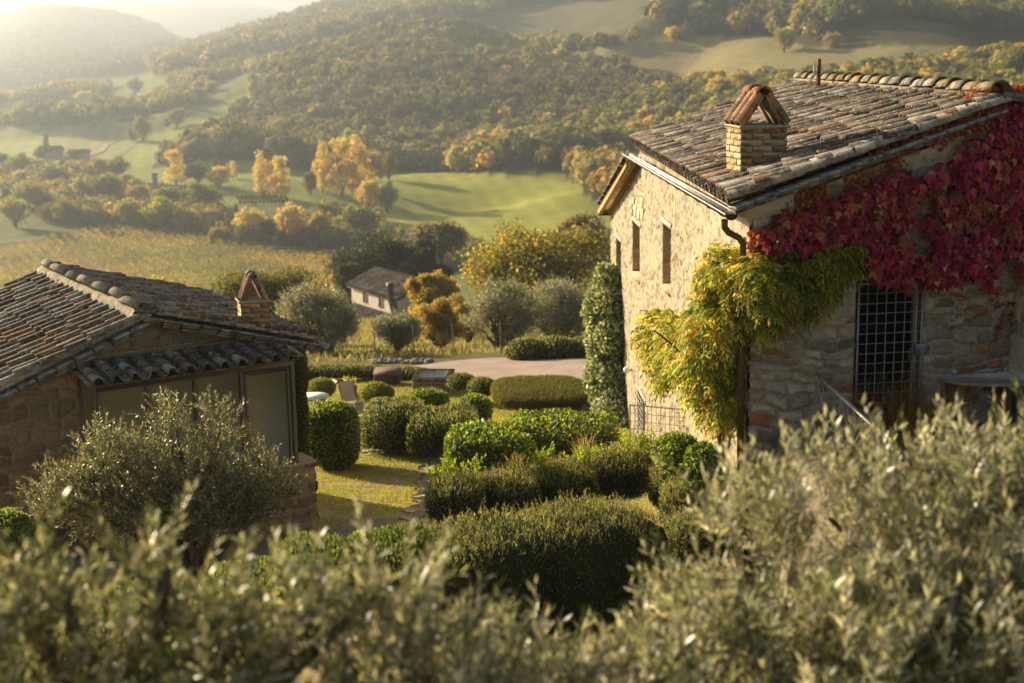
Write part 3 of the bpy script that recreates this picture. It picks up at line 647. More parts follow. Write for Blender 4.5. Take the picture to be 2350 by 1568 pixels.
# chimney
def chimney(parent, p0, ux, uy, wx, wy, zb, zt, seed, capw=1.0, name='chimney', caph=0.44, sh=0.5):
    m = MB(); rg = np.random.default_rng(seed); z = zb; k = 0
    p0 = A(p0, float); cpt = p0 + ux * wx / 2 + uy * wy / 2
    m.box(A([cpt[0], cpt[1], (zb + zt) / 2]), (wx - .03, wy - .03, zt - zb), A([ux, uy, ZUP]), (0.48, 0.40, 0.29))
    while z < zt - 0.05:
        hh = 0.085
        for (o, d, n_, wd) in ((p0, ux, -uy, wx), (p0, uy, -ux, wy), (p0 + ux * wx, uy, ux, wy), (p0 + uy * wy, ux, uy, wx)):
            x = 0.0; first = 0.17 if k % 2 else 0.33
            while x < wd - 0.02:
                L_ = min(first if x == 0 else rg.uniform(.27, .36), wd - x); c = A([(0.50, 0.36, 0.21), (0.44, 0.30, 0.17), (0.52, 0.42, 0.27), (0.47, 0.27, 0.14)][rg.integers(4)]) * rg.uniform(.8, 1.15)
                m.box(A([o[0], o[1], z + hh / 2]) + d * (x + L_ / 2) + n_ * (-0.016 + rg.uniform(-.004, .005)), (max(L_ - 0.010, .02), 0.05, hh - rg.uniform(0.0, 0.006)), A([d, n_, ZUP]), c, bev=0.006)
                x += L_
        z += hh + 0.009; k += 1
    m.box(A([cpt[0], cpt[1], zt + .025]), (wx + .09, wy + .09, 0.055), A([ux, uy, ZUP]), (0.48, 0.40, 0.27), bev=.015)
    ch = m.build(name, M['stone'], parent)
    c = MB(); top = A([cpt[0], cpt[1], zt + caph * 1.12]); hw = wx / 2 * capw
    for sgn in (-1, 1):
        for j, yy in enumerate(np.linspace(-wy / 2 + .08, wy / 2 - .08, 3)):
            p = A([cpt[0], cpt[1], zt + .045]) + ux * sgn * hw * .96 + uy * yy; q = top + ux * sgn * .03 + uy * yy
            dv = nrm(q - p); on_ = nrm(ux * sgn * caph + ZUP * hw)
            arc_tile(c, p, dv, uy, on_, float(np.linalg.norm(q - p)), wy / 6 + .02, wy / 6, A([(0.44, 0.22, 0.10), (0.40, 0.26, 0.14), (0.36, 0.16, 0.08)][j]) * rg.uniform(.85, 1.1), n=7, th=.03)
            c.beam(p - on_ * .012, q - on_ * .012, wy / 3 - .015, .03, (0.34, 0.22, 0.12), up=on_)
    for j in range(2):
        arc_tile(c, top + uy * (-wy / 2 + .0 + j * wy * .5) + ZUP * (.0 + .02 * j), uy, ux, ZUP, wy * .56, 0.135 * sh * 2, 0.12 * sh * 2, A((0.48, 0.20, 0.09)) if sh > .4 else A((0.4, 0.36, 0.3)), n=9, th=.025)
    c.build('chimney_cap', M['tile'], ch)
    return ch
uc, vc = A([math.cos(rad(10)), math.sin(rad(10)), 0]), A([-math.sin(rad(10)), math.cos(rad(10)), 0])
pc = atplane(1700, 428, E0, nR); zt = at(1700, 297, pc[1])[2]
ch = chimney(house, pc, uc, vc, 0.70, 0.66, pc[2] - .35, zt, 8, name='chimney')
m = MB(); q = pc - uc * .02 - vc * .03   # mortar skirt at its foot; dark sheet painting the chimney's shadow on the tiles
m.add([q - uc * .08 - vc * .06 + A([0, 0, -.02]), q + uc * .16 - vc * .06 + A([0, 0, .05]), q + uc * .10 + A([0, 0, .2]), q + A([0, 0, .17]), q - uc * .08 + vc * .66 + A([0, 0, .0]), q + vc * .66 + A([0, 0, .15])], [(0, 1, 2, 3), (0, 3, 5, 4)], (0.66, 0.60, 0.52))
m.build('mortar_skirt', M['plaster'], ch)
m = MB(); rr = pc - vc * .05 + nR * .13
m.poly([rr + uc * .14, rr + uc * .14 - vc * .12, rr + uc * .55 + sR * .3 - vc * .30, rr + sR * 1.15 - vc * .2, rr + sR * 1.2 + vc * .15, rr + sR * .75 + vc * .1, rr + sR * .7], (0.035, 0.035, 0.04), nR * .02)
m.build('chimney_shadow', M['metal'], ch)
# gutter, brackets, downpipe
gN, gF = at(1679, 492, 19.72), atz(1437, 353, at(1679, 492, 19.72)[2]); gd = nrm(gF - gN); gs = nrm(np.cross(gd, ZUP)); gL = float(np.linalg.norm(gF - gN))
m = MB(); arc_tile(m, gN, gd, gs, -ZUP, gL, 0.085, 0.085, (0.24, 0.22, 0.2), n=12, th=.006, span=1.0)
m.tube([gN + gs * .087, gF + gs * .087], .009, 6, (0.7, 0.65, 0.6)); m.tube([gN - gs * .087, gF - gs * .087], .009, 6, (0.7, 0.65, 0.6))
th = np.linspace(math.pi, 2 * math.pi, 12)
m.poly([gN - gd * .004 + gs * .088 * math.cos(t) + ZUP * .088 * math.sin(t) for t in th], (0.05, 0.045, 0.04), gd * .01)
gt = m.build('gutter', M['zinc'], house)
for i in range(12):
    b = MB(); p = gN + gd * (i + .5) * gL / 12
    b.tube([p + gs * .093 * math.cos(t) + ZUP * .093 * math.sin(t) for t in np.linspace(math.pi, 2 * math.pi, 9)], .006, 5, (0.08, 0.07, 0.06)); b.build('bracket', M['metal'], gt)
dpth = 19.93; P_ = [at(x, y, dd) for x, y, dd in ((1663, 503, 19.8), (1663, 522, 19.8), (1672, 534, 19.83), (1696, 546, 19.9), (1705, 560, 19.93), (1706, 620, 19.93), (1706, 1110, 19.93))]
P_ = [p for p in P_]
for p in P_[5:]: p[0] = P_[4][0] + .004
m = MB(); m.tube(P_[:1] + [(P_[0] + P_[1]) / 2] + P_[1:], .047, 12, (0.10, 0.06, 0.04))
for zz in (-3.6, -4.9): m.tube([A([P_[5][0], P_[5][1], zz - .02]), A([P_[5][0], P_[5][1], zz + .02])], .056, 12, (0.09, 0.05, 0.035))
m.build('downpipe', M['metal'], house)
m = MB(); pr = atz(1881, 184, RN[2] + .25); m.box(pr + A([0, 0.1, .16]), (.075, .07, .55), None, (0.20, 0.12, 0.07), bev=.01); m.box(pr + A([-.09, 0.1, .2]), (.05, .02, .22), None, (0.6, 0.6, 0.6)); m.build('roof_post', M['wood'], house)
# rear lean-to roof with its timber verge
e_far = A([*(pe + nL * 0.10)[:2], 0]); zs = zt0 - 0.22
TLp = C0 + aR * (tl - .1) + nL * .36 + ZUP * (zs + .04); BLp = C0 + aR * (te + .45) + nL * .36 + ZUP * (ze - .03)
dn = nrm(BLp - TLp); Lr = float(np.linalg.norm(BLp - TLp)); nn_ = nrm(np.cross(bR, -dn)); nn_ = nn_ if nn_[2] > 0 else -nn_
m = MB(); tiles(m, BLp, bR, -dn, 3.2, Lr, seed=12, wts=[2, 3, 2, 1, 1, 1, 1, 3]); m.poly([TLp, BLp, BLp + bR * 8, TLp + bR * 8], (0.5, 0.36, 0.2), -nn_ * .05)
lr = m.build('lean_to_roof', M['tile'], house)
m = MB()
for o in (0.05, 0.32): m.beam(TLp + bR * o - nn_ * .10, BLp + bR * o - nn_ * .10 - dn * .1, .10, .12, (0.45, 0.28, 0.10), up=nn_, bev=.01)
m.beam(BLp - nn_ * .12 - dn * .05, BLp + bR * 3 - nn_ * .12 - dn * .05, .12, .14, (0.5, 0.42, 0.3), bev=.01)
m.build('rafter', M['wood'], lr)
# barred door in the gable
m = MB(); Pg = lambda u, z, d=0.0: C0 + bR * u + ZUP * z + nG * d
for (u, v_) in ((dx0, 1), (dx1, -1)):
    U_, V_, Hh, Cc = stone_wall(.4, dzt - dzb, 0.03, 70 + v_, amp=0.03, plaster=.2, bricks=.5)
    Pp = Pg(u, dzb, -.4) + U_[..., None] * nG + V_[..., None] * ZUP + Hh[..., None] * bR * v_; n1, n2 = U_.shape; i = np.arange(n1 - 1)[:, None] * n2; j = np.arange(n2 - 1)[None]
    m.add(Pp.reshape(-1, 3), np.stack([i + j, i + n2 + j, i + n2 + j + 1, i + j + 1], -1).reshape(-1, 4), Cc.reshape(-1, 3))
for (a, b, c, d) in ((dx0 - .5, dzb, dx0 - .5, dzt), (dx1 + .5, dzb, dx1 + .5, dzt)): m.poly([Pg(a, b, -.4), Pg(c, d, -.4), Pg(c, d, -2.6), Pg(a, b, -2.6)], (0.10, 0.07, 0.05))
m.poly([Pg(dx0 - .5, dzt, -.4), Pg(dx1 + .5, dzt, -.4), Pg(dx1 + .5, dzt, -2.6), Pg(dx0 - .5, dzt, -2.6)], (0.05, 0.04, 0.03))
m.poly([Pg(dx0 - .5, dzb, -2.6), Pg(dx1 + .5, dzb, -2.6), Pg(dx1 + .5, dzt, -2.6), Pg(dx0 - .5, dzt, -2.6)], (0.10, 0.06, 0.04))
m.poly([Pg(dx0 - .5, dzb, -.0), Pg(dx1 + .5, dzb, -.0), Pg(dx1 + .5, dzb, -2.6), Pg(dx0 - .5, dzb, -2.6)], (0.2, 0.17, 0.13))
for s_ in (-1, 1):
    a = dx0 if s_ < 0 else dx1; m.poly([Pg(a, dzb, -.4), Pg(a + s_ * .5, dzb, -.4), Pg(a + s_ * .5, dzt, -.4), Pg(a, dzt, -.4)], (0.10, 0.07, 0.05))
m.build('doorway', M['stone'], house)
m = MB(); gy = 0.03; gc = (0.26, 0.26, 0.27); fz0, fz1 = dzb + .04, dzt - .03; fx0, fx1 = dx0 + .03, dx1 - .03
for a in (fx0, fx1, fx1 - .09): m.beam(Pg(a, fz0, gy), Pg(a, fz1, gy), .028, .028, gc, up=nG)
for z in (fz0, fz1): m.beam(Pg(fx0, z, gy), Pg(fx1, z, gy), .028, .028, gc)
for a in np.arange(fx0 + .135, fx1 - .1, .142): m.tube([Pg(a, fz0, gy + .006), Pg(a, fz1, gy + .006)], .008, 6, gc)
for z in np.arange(fz1 - .15, fz0, -.148): m.tube([Pg(fx0, z, gy - .01), Pg(fx1, z + .004, gy - .01)], .0085, 6, gc)
g = m.build('barred_gate', M['metal'], house)
m = MB(); u, z = GW(2106, 800); m.box(Pg(u, z, gy + .03), (.17, .05, .17), A([bR, nG, ZUP]), (0.24, 0.25, 0.27), bev=.01); m.tube([Pg(u - .02, z - .02, gy + .05), Pg(u - .02, z - .02, gy + .065)], .014, 8, (0.1, 0.1, 0.1)); m.build('lock_box', M['metal'], g)
m = MB(); m.beam(Pg(dx0 - .08, dzt + .055, -.12), Pg(dx1 + .1, dzt + .055, -.12), .30, .12, (0.05, 0.035, 0.025), bev=.01); m.build('door_lintel', M['wood'], house)
# buttress wall at the right edge
bu = GW(2322, 760)[0]; bz = GW(2322, 650)[1]
m = wall_mesh(Pg(bu, -8, 1.25), -nG, -bR, 1.25, bz + 8.0, 0.03, 31, top=lambda u: np.minimum(bz + 8.0, bz + 8.0 - .5 * (1.25 - u) ** 2 * 0.9), amp=.05, plaster=.62, mortar=(0.45, 0.40, 0.32))
m.poly([Pg(bu, -8, 1.25), Pg(bu + .6, -8, 1.25), Pg(bu + .6, bz - .65, 1.25), Pg(bu, bz - .65, 1.25)], (0.4, 0.35, 0.27)); m.poly([Pg(bu, bz - .68, 1.25), Pg(bu + .6, bz - .68, 1.25), Pg(bu + .6, bz, 0), Pg(bu, bz, 0)], (0.4, 0.35, 0.27))
m.build('buttress', M['stone'], house, smooth=True)
# marble sink shelf in the corner
zs_ = GW(2240, 862)[1] + .03
sk = thing('stone_sink', 'quarter round white marble slab with raised edge on brick support right of the barred door', 'sink', (*Pg(bu - .5, 0, .4)[:2], -5.5))
u0 = GW(2150, 862)[0]; pts = [(u0, .03), (bu - .02, .03), (bu - .02, .72)] + [(bu - .02 - (bu - u0 - .0) * math.sin(t) ** .9, .03 + .69 * max(math.cos(t), 0) ** .75) for t in np.linspace(0.12, math.pi / 2 - .02, 10)]
m = MB(); m.poly([Pg(a, zs_, b) for a, b in pts], (0.62, 0.61, 0.6), ZUP * -.045); sb = m.build('slab', M['marble'], sk)
m = MB(); m.beam(Pg(u0, zs_ + .035, .02), Pg(bu - .02, zs_ + .035, .02), .03, .08, (0.64, 0.62, 0.6), bev=.006); m.beam(Pg(bu - .03, zs_ + .035, .04), Pg(bu - .03, zs_ + .035, .74), .03, .08, (0.64, 0.62, 0.6), bev=.006); m.build('upstand', M['marble'], sk)
for a in (u0 + .18, bu - .22):
    m = MB(); m.box(Pg(a, (-5.7 + zs_ - .05) / 2, .22), (.14, .36, zs_ - .05 + 5.7), A([bR, nG, ZUP]), (0.24, 0.15, 0.09), bev=.01); m.build('support', M['stone'], sk)
# stair railing of grey iron
rl = thing('stair_railing', 'grey iron stair railing with crossed bars sloping down towards the foreground olive leaves', 'railing', (*at(1871, 1000, 20.2)[:2], -5.6))
p1, p2 = at(1873, 858, 20.0), at(2060, 1030, 16.9); c_ = (0.42, 0.40, 0.40); m = MB(); m.beam(p1, p2, .045, .03, c_); m.build('handrail', M['metal'], rl)
for k, t in enumerate((0.0, .33, .66, .98)):
    p = p1 + (p2 - p1) * t; m = MB(); m.tube([p, p - ZUP * 1.0], .014, 6, c_)
    if t < .9:
        q = p1 + (p2 - p1) * (t + .33)
        for s_ in (.25, .5, .75):
            mm_ = p * (1 - s_) + q * s_; m.tube([p * (1 - s_) + q * s_ - ZUP * .02, (p + q) / 2 - ZUP * .5], .006, 5, c_); m.tube([(p + q) / 2 - ZUP * .5, mm_ - ZUP * 1.0], .006, 5, c_)
        m.tube([p - ZUP * .04, q - ZUP * 1.0], .009, 5, c_); m.tube([q - ZUP * .04, p - ZUP * 1.0], .009, 5, c_)
    m.build('post', M['metal'], rl)

# ================================================================== LEFT HOUSE
t32 = rad(32); b2 = A([math.cos(t32), math.sin(t32), 0]); a2 = A([-math.sin(t32), math.cos(t32), 0])
G0 = at(668, 828, 24); K0 = G0 + a2 * 1.0; KZ = A([K0[0], K0[1], 0]); KP = K0 - a2 * .15
lh = thing('stone_cottage', 'low stone cottage with mossy tile roof and dark framed glazed porch', 'house', (K0[0], K0[1], -8.6))
ap = atplane(322, 694, KP, a2); er = atplane(733, 786, KP, a2)
S2 = lambda p: float((A(p) - KZ) @ b2)
sa, se = S2(ap), S2(er); zA, zE = ap[2] - .20, er[2]
slR = (zA - zE) / (se - sa); slL = math.tan(rad(22.3)); sl_ = -5.7; zEL = zA - slL * (sa - sl_); RL = 6.1; sw = .60
PL = lambda s, z, d=0.0: KZ + b2 * s + a2 * d + ZUP * z
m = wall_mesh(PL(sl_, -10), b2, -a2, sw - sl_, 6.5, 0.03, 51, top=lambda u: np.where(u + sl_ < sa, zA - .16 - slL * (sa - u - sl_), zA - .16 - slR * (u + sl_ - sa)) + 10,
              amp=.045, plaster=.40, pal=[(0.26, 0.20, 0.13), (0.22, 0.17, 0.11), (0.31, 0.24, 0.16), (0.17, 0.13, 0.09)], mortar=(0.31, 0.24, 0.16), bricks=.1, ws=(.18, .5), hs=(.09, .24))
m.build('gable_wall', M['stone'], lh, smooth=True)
m = wall_mesh(PL(sw, -10), a2, b2, RL, 5, 0.05, 52, top=lambda u: 0 * u + zE + 10 - .02, amp=.04, plaster=.4); m.poly([PL(sl_, -10, RL), PL(sw, -10, RL), PL(sw, zE, RL), PL(sa, zA, RL), PL(sl_, zEL, RL)], (0.33, 0.28, 0.2), a2 * -.2)
m.build('side_wall', M['stone'], lh, smooth=True)
m = MB(); vR = nrm(PL(sa, zA) - PL(se, zE)); vL = nrm(PL(sa, zA) - PL(sl_ - .3, zEL)); 
w2 = [1.5, 2, 2, 3, 2.5, 2.5, 3, .8]
er0 = PL(se, zE, -.18); el0 = PL(sl_ - .3, zA - slL * (sa - sl_ + .3), -.18)
tiles(m, er0, a2, vR, RL + .1, float(np.linalg.norm(PL(sa, zA) - PL(se, zE))), seed=21, wts=w2, sp=.33, ex=.44, jit=1.2)
tiles(m, el0, a2, vL, RL + .1, float(np.linalg.norm(PL(sa, zA) - PL(sl_ - .3, el0[2]))), seed=22, wts=w2, sp=.33, ex=.44, jit=1.2)
m.poly([er0 + a2 * .05, er0 + a2 * RL, PL(sa, zA, RL - .18), PL(sa, zA, -.13)], (0.2, .16, .12), ZUP * -.08); m.poly([el0 + a2 * .05, el0 + a2 * RL, PL(sa, zA, RL - .18), PL(sa, zA, -.13)], (0.2, .16, .12), ZUP * -.08)
lroof = m.build('roof', M['tile'], lh)
m = MB(); rg = np.random.default_rng(6); N_ = 7
for i in range(N_):
    p = PL(sa, zA + .13, RL - (i + 1) * (RL + .25) / N_ - .05) + ZUP * rg.uniform(-.02, .02)
    arc_tile(m, p, nrm(a2 + b2 * rg.normal(0, .03) - ZUP * .012), b2, ZUP, (RL + .25) / N_ + .06, .125, .118, A([(0.36, 0.29, 0.18), (0.30, 0.24, 0.15), (0.40, 0.34, 0.25)][rg.integers(3)]) * rg.uniform(.85, 1.1), n=9, th=.03)
kk_ = np.linspace(-.14, RL, 24); m.tube([PL(sa + rg.normal(0, .015), zA - .07 + rg.normal(0, .012), q) for q in kk_], [.20 + rg.normal(0, .012) for q in kk_], 12, (0.27, 0.215, 0.13)); m.build('ridge_tiles', M['tile'], lroof)
m = MB()
for (e, v_, LL) in ((er0, vR, float(np.linalg.norm(PL(sa, zA) - PL(se, zE)))), (el0, vL, float(np.linalg.norm(PL(sa, zA) - PL(sl_ - .3, el0[2]))))):
    n_ = nrm(np.cross(a2, v_)); n_ = n_ if n_[2] > 0 else -n_; q = int(LL / .33)
    for i in range(q):
        t = i * LL / q
        arc_tile(m, e - a2 * .02 + v_ * t + n_ * .06, nrm(v_ - n_ * .05), a2, n_, .46, .105, .085, A([(0.40, 0.38, 0.34), (0.30, 0.27, 0.22), (0.22, 0.19, 0.15)][rg.integers(3)]) * rg.uniform(.8, 1.1), n=8, th=.02)
        for kk, (dz, oo) in enumerate(((-.03, -.04), (-.085, .01), (-.14, .05))):
            m.beam(e + a2 * oo + v_ * (t + .01) + n_ * dz, e + a2 * oo + v_ * (t + LL / q * rg.uniform(.88, 1.0)) + n_ * (dz + rg.uniform(-.01, .01)), .3, .045, A([(0.34, 0.32, 0.28), (0.36, 0.28, 0.18), (0.38, 0.27, 0.16)][kk]) * rg.uniform(.75, 1.15), up=n_, bev=.01)
m.build('verge', M['tile'], lroof)
nRl = nrm(np.cross(a2, vR)); nRl = nRl if nRl[2] > 0 else -nRl
pb = atplane(556, 742, PL(se, zE + .1), nRl); ztc = at(570, 698, pb[1])[2]; wch = 70 * pb[1] / FP / (math.cos(rad(5)))
print('lchim', pb, wch)
chimney(lh, pb, nrm(A([1, .35, 0])), nrm(A([-.35, 1, 0])), wch * .9, .42, pb[2] - .3, ztc, 15, capw=.72, caph=.40, sh=.32)
m = MB(); gp = er0 + b2 * .10 - ZUP * .04 - a2 * .05; arc_tile(m, gp, a2, b2, -ZUP, RL, .075, .075, (0.7, .66, .6), n=10, th=.006, span=1.0); m.build('gutter', M['zinc'], lh)
m = MB(); q = PL(sw + .1, zE - .1, .35); m.tube([q, q - ZUP * .2, q - ZUP * 3.5], .035, 8, (0.5, 0.47, 0.42)); m.build('downpipe', M['metal'], lh)
# glazed porch
GZ = A([G0[0], G0[1], 0]); PF = lambda s, z, d=0.0: GZ + b2 * s + a2 * d + ZUP * z
Lf = 3.36; zT, zB = G0[2], -6.95; fc = (0.085, 0.062, 0.048)
porch = MB(); fw = .075
ss = [0.0, -.93, -1.74, -2.55, -Lf]
for s_ in ss: porch.beam(PF(s_, zB), PF(s_, zT), fw, fw, fc, up=-a2, bev=.006)
porch.beam(PF(-Lf - .04, zT - .03), PF(.04, zT - .03), .09, .09, fc, bev=.006); porch.beam(PF(-Lf - .04, zB + .02), PF(.04, zB + .02), .09, .07, fc, bev=.006)
porch.beam(PF(-.1, zT - .13, -.012), PF(-.84, zT - .13, -.012), .05, .05, fc, bev=.005)
for q in (-.085, -.86): porch.beam(PF(q, zB + .04, -.012), PF(q, zT - .12, -.012), .05, .05, fc, up=-a2, bev=.005)
for s_ in (0, -Lf):
    porch.beam(PF(s_, zT - .03), PF(s_, zT + .28, 1.0), .08, .08, fc); porch.beam(PF(s_, zB, .95), PF(s_, zT + .2, .95), fw, fw, fc, up=-a2)
pf = porch.build('porch_frame', M['metal'], lh)
for i in range(4):
    m = MB(); m.poly([PF(ss[i] - .03, zB + .05, .03), PF(ss[i + 1] + .03, zB + .05, .03), PF(ss[i + 1] + .03, zT - .07, .03), PF(ss[i] - .03, zT - .07, .03)], (0.25, 0.24, 0.16), a2 * .012); m.build('blind_pane', M['screen'], pf)
for s_ in (-.005, -Lf + .005):
    m = MB(); m.poly([PF(s_, zB, .03), PF(s_, zB, .95), PF(s_, zT + .2, .95), PF(s_, zT - .05, .03)], (0.14, 0.14, 0.10), b2 * .01); m.build('blind_pane', M['screen'], pf)
zW = atplane(400, 806, K0, a2)[2]
m = MB(); sd_ = nrm(a2 * 1.12 + ZUP * (zW - zT - .10)); q0 = PF(-Lf - .1, zT + .05, -.12); nP = nrm(np.cross(b2, sd_)); nP = nP if nP[2] > 0 else -nP; rg = np.random.default_rng(9)
m.poly([q0, q0 + b2 * (Lf + .2), q0 + b2 * (Lf + .2) + sd_ * 1.16, q0 + sd_ * 1.16], (0.12, .1, .08), -nP * .03)
for i in range(12):
    for k in range(3):
        for typ in (0, 1):
            if typ and i == 11: continue
            c = A([(0.12, .09, .07), (.30, .28, .25), (.2, .13, .09), (.09, .08, .07)][rg.integers(4)]) * rg.uniform(.8, 1.2); p = q0 + b2 * (.1 + (i + typ * .5) * .303) + sd_ * (k * .37 - .03)
            if typ == 0: arc_tile(m, p + nP * (.04 + .012), nrm(sd_ - nP * .05), b2, nP, .44, .098, .08, c, n=9, th=.018)
            else: arc_tile(m, p + nP * .10, nrm(sd_ - nP * .03), b2, -nP, .44, .10, .115, c * .8, n=7)
m.beam(q0 + sd_ * .02, q0 + sd_ * 1.12, .10, .03, (0.25, .2, .15), up=nP); m.beam(q0 + b2 * (Lf + .2) + sd_ * .02 + nP * .03, q0 + b2 * (Lf + .2) + sd_ * 1.1 + nP * .03, .2, .03, (0.3, .28, .25), up=nP)
m.build('porch_roof', M['tile'], lh)
m = MB(); m.beam(PL(-3.6, zW + .07, -.03), PL(.4, zW + .07, -.03), .07, .12, (0.40, 0.34, 0.26), up=-a2, bev=.03); m.build('mortar_joint', M['plaster'], lh)
m = wall_mesh(PF(-Lf - .1, -10.0, -.05), b2, -a2, Lf + .42, 10 + zB - .02, 0.03, 58, amp=.045, plaster=.3, bricks=.3, pal=[(0.40, .3, .19), (.34, .25, .15), (.44, .33, .2)])
m2 = wall_mesh(PF(.32, -10.0, -.05), a2, b2, 1.1, 10 + zB - .02, 0.03, 59, amp=.045, plaster=.3, bricks=.3, pal=[(0.40, .3, .19), (.34, .25, .15), (.44, .33, .2)])
for v, f, c in zip(m2.V, m2.F, m2.C): m.add(v, f - (0 if True else 0), c)
m.poly([PF(-Lf - .1, zB - .02, -.08), PF(.35, zB - .02, -.08), PF(.35, zB - .02, 1.05), PF(-Lf - .1, zB - .02, 1.05)], (0.46, .36, .27), ZUP * .04)
m.build('porch_base', M["stone"], lh)

# ================================================================== GARDEN PLANTS
def ell(x, y, d, rx, ry, rd, p=2.0, ax=None):
    return (at(x, y, d), A([rx * d / FP, rd, ry * d / FP]), p, ax)
def bush(name, label, cat, lobes, n, L, w, pal, seed, mode='leaf', lump=.12, depth=.14, m='leaf', group=None, tips=None, zmin=None, var=.3):
    g = MB(); core = MB(); shrub(g, core, lobes, n, L, w, pal, seed, mode, lump, depth, var, zmin, tips)
    for v, f, c in zip(core.V, core.F, core.C): g.V.append(v); g.F.append(f + (g.n - 0) - 0); g.C.append(c)
    # faces of each core block were numbered from the core's own start
    g.n += core.n
    o = g.build(name, M[m]); return tagit(o, label, cat, group)
GREEN = [(0.075, 0.11, 0.018), (0.10, 0.14, 0.022), (0.055, 0.085, 0.015)]
LIME = [(0.24, 0.31, 0.035), (0.19, 0.28, 0.03), (0.30, 0.34, 0.045)]
ROSE = [(0.05, 0.065, 0.026), (0.06, 0.075, 0.03), (0.035, 0.045, 0.018)]
ROSET = [(0.24, 0.245, 0.10), (0.29, 0.285, 0.12)]
OLV = [(0.19, 0.20, 0.11), (0.15, 0.17, 0.08), (0.23, 0.235, 0.14)]
bush('laurel_hedge', 'glossy green laurel hedge clipped boxy in front of the climber covered wall corner', 'hedge',
     [ell(1125, 1043, 29.6, 100, 60, .95, 6), ell(1285, 1028, 30.4, 128, 66, 1.0, 6)], 26000, .085, .052, GREEN, 101, m='shiny', tips=LIME, lump=.13)
bush('ball_bush', 'big round dark green clipped bush beside the right corner of the glazed cottage', 'bush', [ell(762, 998, 30.6, 58, 68, .58, 3.4)], 15000, .075, .045, GREEN, 102, tips=LIME, lump=.16, m='shiny')
bush('rosemary_bush', 'grey green trimmed rosemary mass of two lobes in the middle of the lawn', 'bush', [ell(905, 975, 32.6, 72, 50, .95, 6), ell(1018, 987, 31.8, 80, 42, .9, 6)], 34000, .075, .016, ROSE, 103, 'needle', tips=ROSET, lump=.2, depth=.2)
bush('round_bush', 'bright green round bush just in front of the stone well box', 'bush', [ell(986, 922, 34.6, 48, 30, .5, 2.4)], 9000, .07, .045, GREEN, 104, tips=LIME, m='shiny', lump=.28, depth=.25)
bush('round_bush', 'bright green round bush left of the long brown clipped mound', 'bush', [ell(1092, 940, 34.2, 38, 32, .45, 2.4)], 8000, .07, .045, GREEN, 105, tips=LIME, m='shiny', lump=.28, depth=.25)
bush('small_bush', 'small lime green bush tucked behind the grey green rosemary mass', 'bush', [ell(985, 948, 33.6, 22, 14, .25)], 2200, .06, .04, GREEN, 106, tips=LIME)
bush('clipped_mound', 'long low clipped hedge with flat brown green top beside the gravel court', 'hedge', [ell(1240, 900, 38.4, 114, 18, 1.5, 3.4, rad(4))], 34000, .05, .014, [(0.10, 0.10, 0.03), (0.08, 0.085, 0.025)], 107, 'needle', lump=.06, depth=.07, tips=[(0.16, 0.15, 0.045), (0.19, 0.16, 0.05)])
bush('low_hedge', 'low winding lavender grey hedge behind the wooden chest along the lawn edge', 'hedge', [ell(x, 858 - 4 * math.sin((x - 700) / 60), 45.6, 32, 14, .5) for x in range(715, 960, 30)], 16000, .08, .02, ROSE, 108, 'needle', tips=ROSET)
bush('low_hedge', 'low rounded grey hedge between the stone well box and gravel court', 'hedge', [ell(1060, 878, 40.6, 34, 17, .5), ell(1105, 890, 40, 36, 20, .55)], 8000, .08, .02, ROSE, 109, 'needle', tips=ROSET)
bush('dark_hedge', 'dark shaded hedge under the silver olives at the far side of the gravel court', 'hedge', [ell(1205, 806, 51.5, 48, 27, .9), ell(1275, 803, 51.7, 50, 28, .9), ell(1345, 803, 52, 50, 28, .9)], 12000, .11, .035, ROSE, 110, 'needle', tips=ROSET)
bush('yellow_bush', 'yellow green loose bush behind the deck chairs next to cottage corner', 'bush', [ell(738, 890, 40, 32, 22, .4)], 5000, .06, .022, [(0.12, 0.14, 0.03), (0.16, 0.17, 0.04)], 111, tips=[(0.22, 0.22, 0.05)], lump=.3, depth=.4)
bush('yellow_bush', 'yellow green rounded bush right of the planter barrel', 'bush', [ell(866, 904, 38.6, 42, 26, .5)], 8000, .06, .022, [(0.12, 0.14, 0.03), (0.16, 0.17, 0.04)], 112, tips=[(0.22, 0.22, 0.05)], lump=.25, depth=.35)
def wl(x, y, z, a, b, c, p, ax): return (A([x, y, z]), A([a, b, c]), p, ax)
g = MB(); core = MB(); lob = [wl(-.55, 15.4, -6.18, 1.0, .66, .84, 8, rad(35)), wl(.5, 16.15, -6.26, .95, .66, .82, 8, rad(35)), wl(1.2, 16.65, -6.36, .55, .62, .80, 8, rad(35))]
shrub(g, core, lob, 52000, .055, .009, ROSE, 113, 'needle', .10, .10, .3, None, ROSET)
for v, f, c in zip(core.V, core.F, core.C): g.V.append(v); g.F.append(f + g.n); g.C.append(c)
g.n += core.n
def sprigs(g, lob, n, seed, L=.035, slen=.15, pal=ROSET, w=.007, nl=12):
    rg = np.random.default_rng(seed)
    for k, (c, r, p, ax) in enumerate(lob):
        P, N = supell(rg, n * 2, c, r, p, .08, seed, ax); kk = (N[:, 2] > .35) & ~inside(P, [q for j, q in enumerate(lob) if j != k], .9); P = P[kk][:n]; P[:, 2] -= .03
        shoots(g, P, ZUP + rg.normal(size=P.shape) * .22, nl, slen, L, w, pal, seed + k, ang=.8, stem=1)
sprigs(g, lob, 900, 900, pal=ROSET + [(.24, .25, .12)])
tagit(g.build('rosemary_hedge', M['leaf']), 'large dark rosemary hedge with lit feathery top in the lower middle', 'hedge')
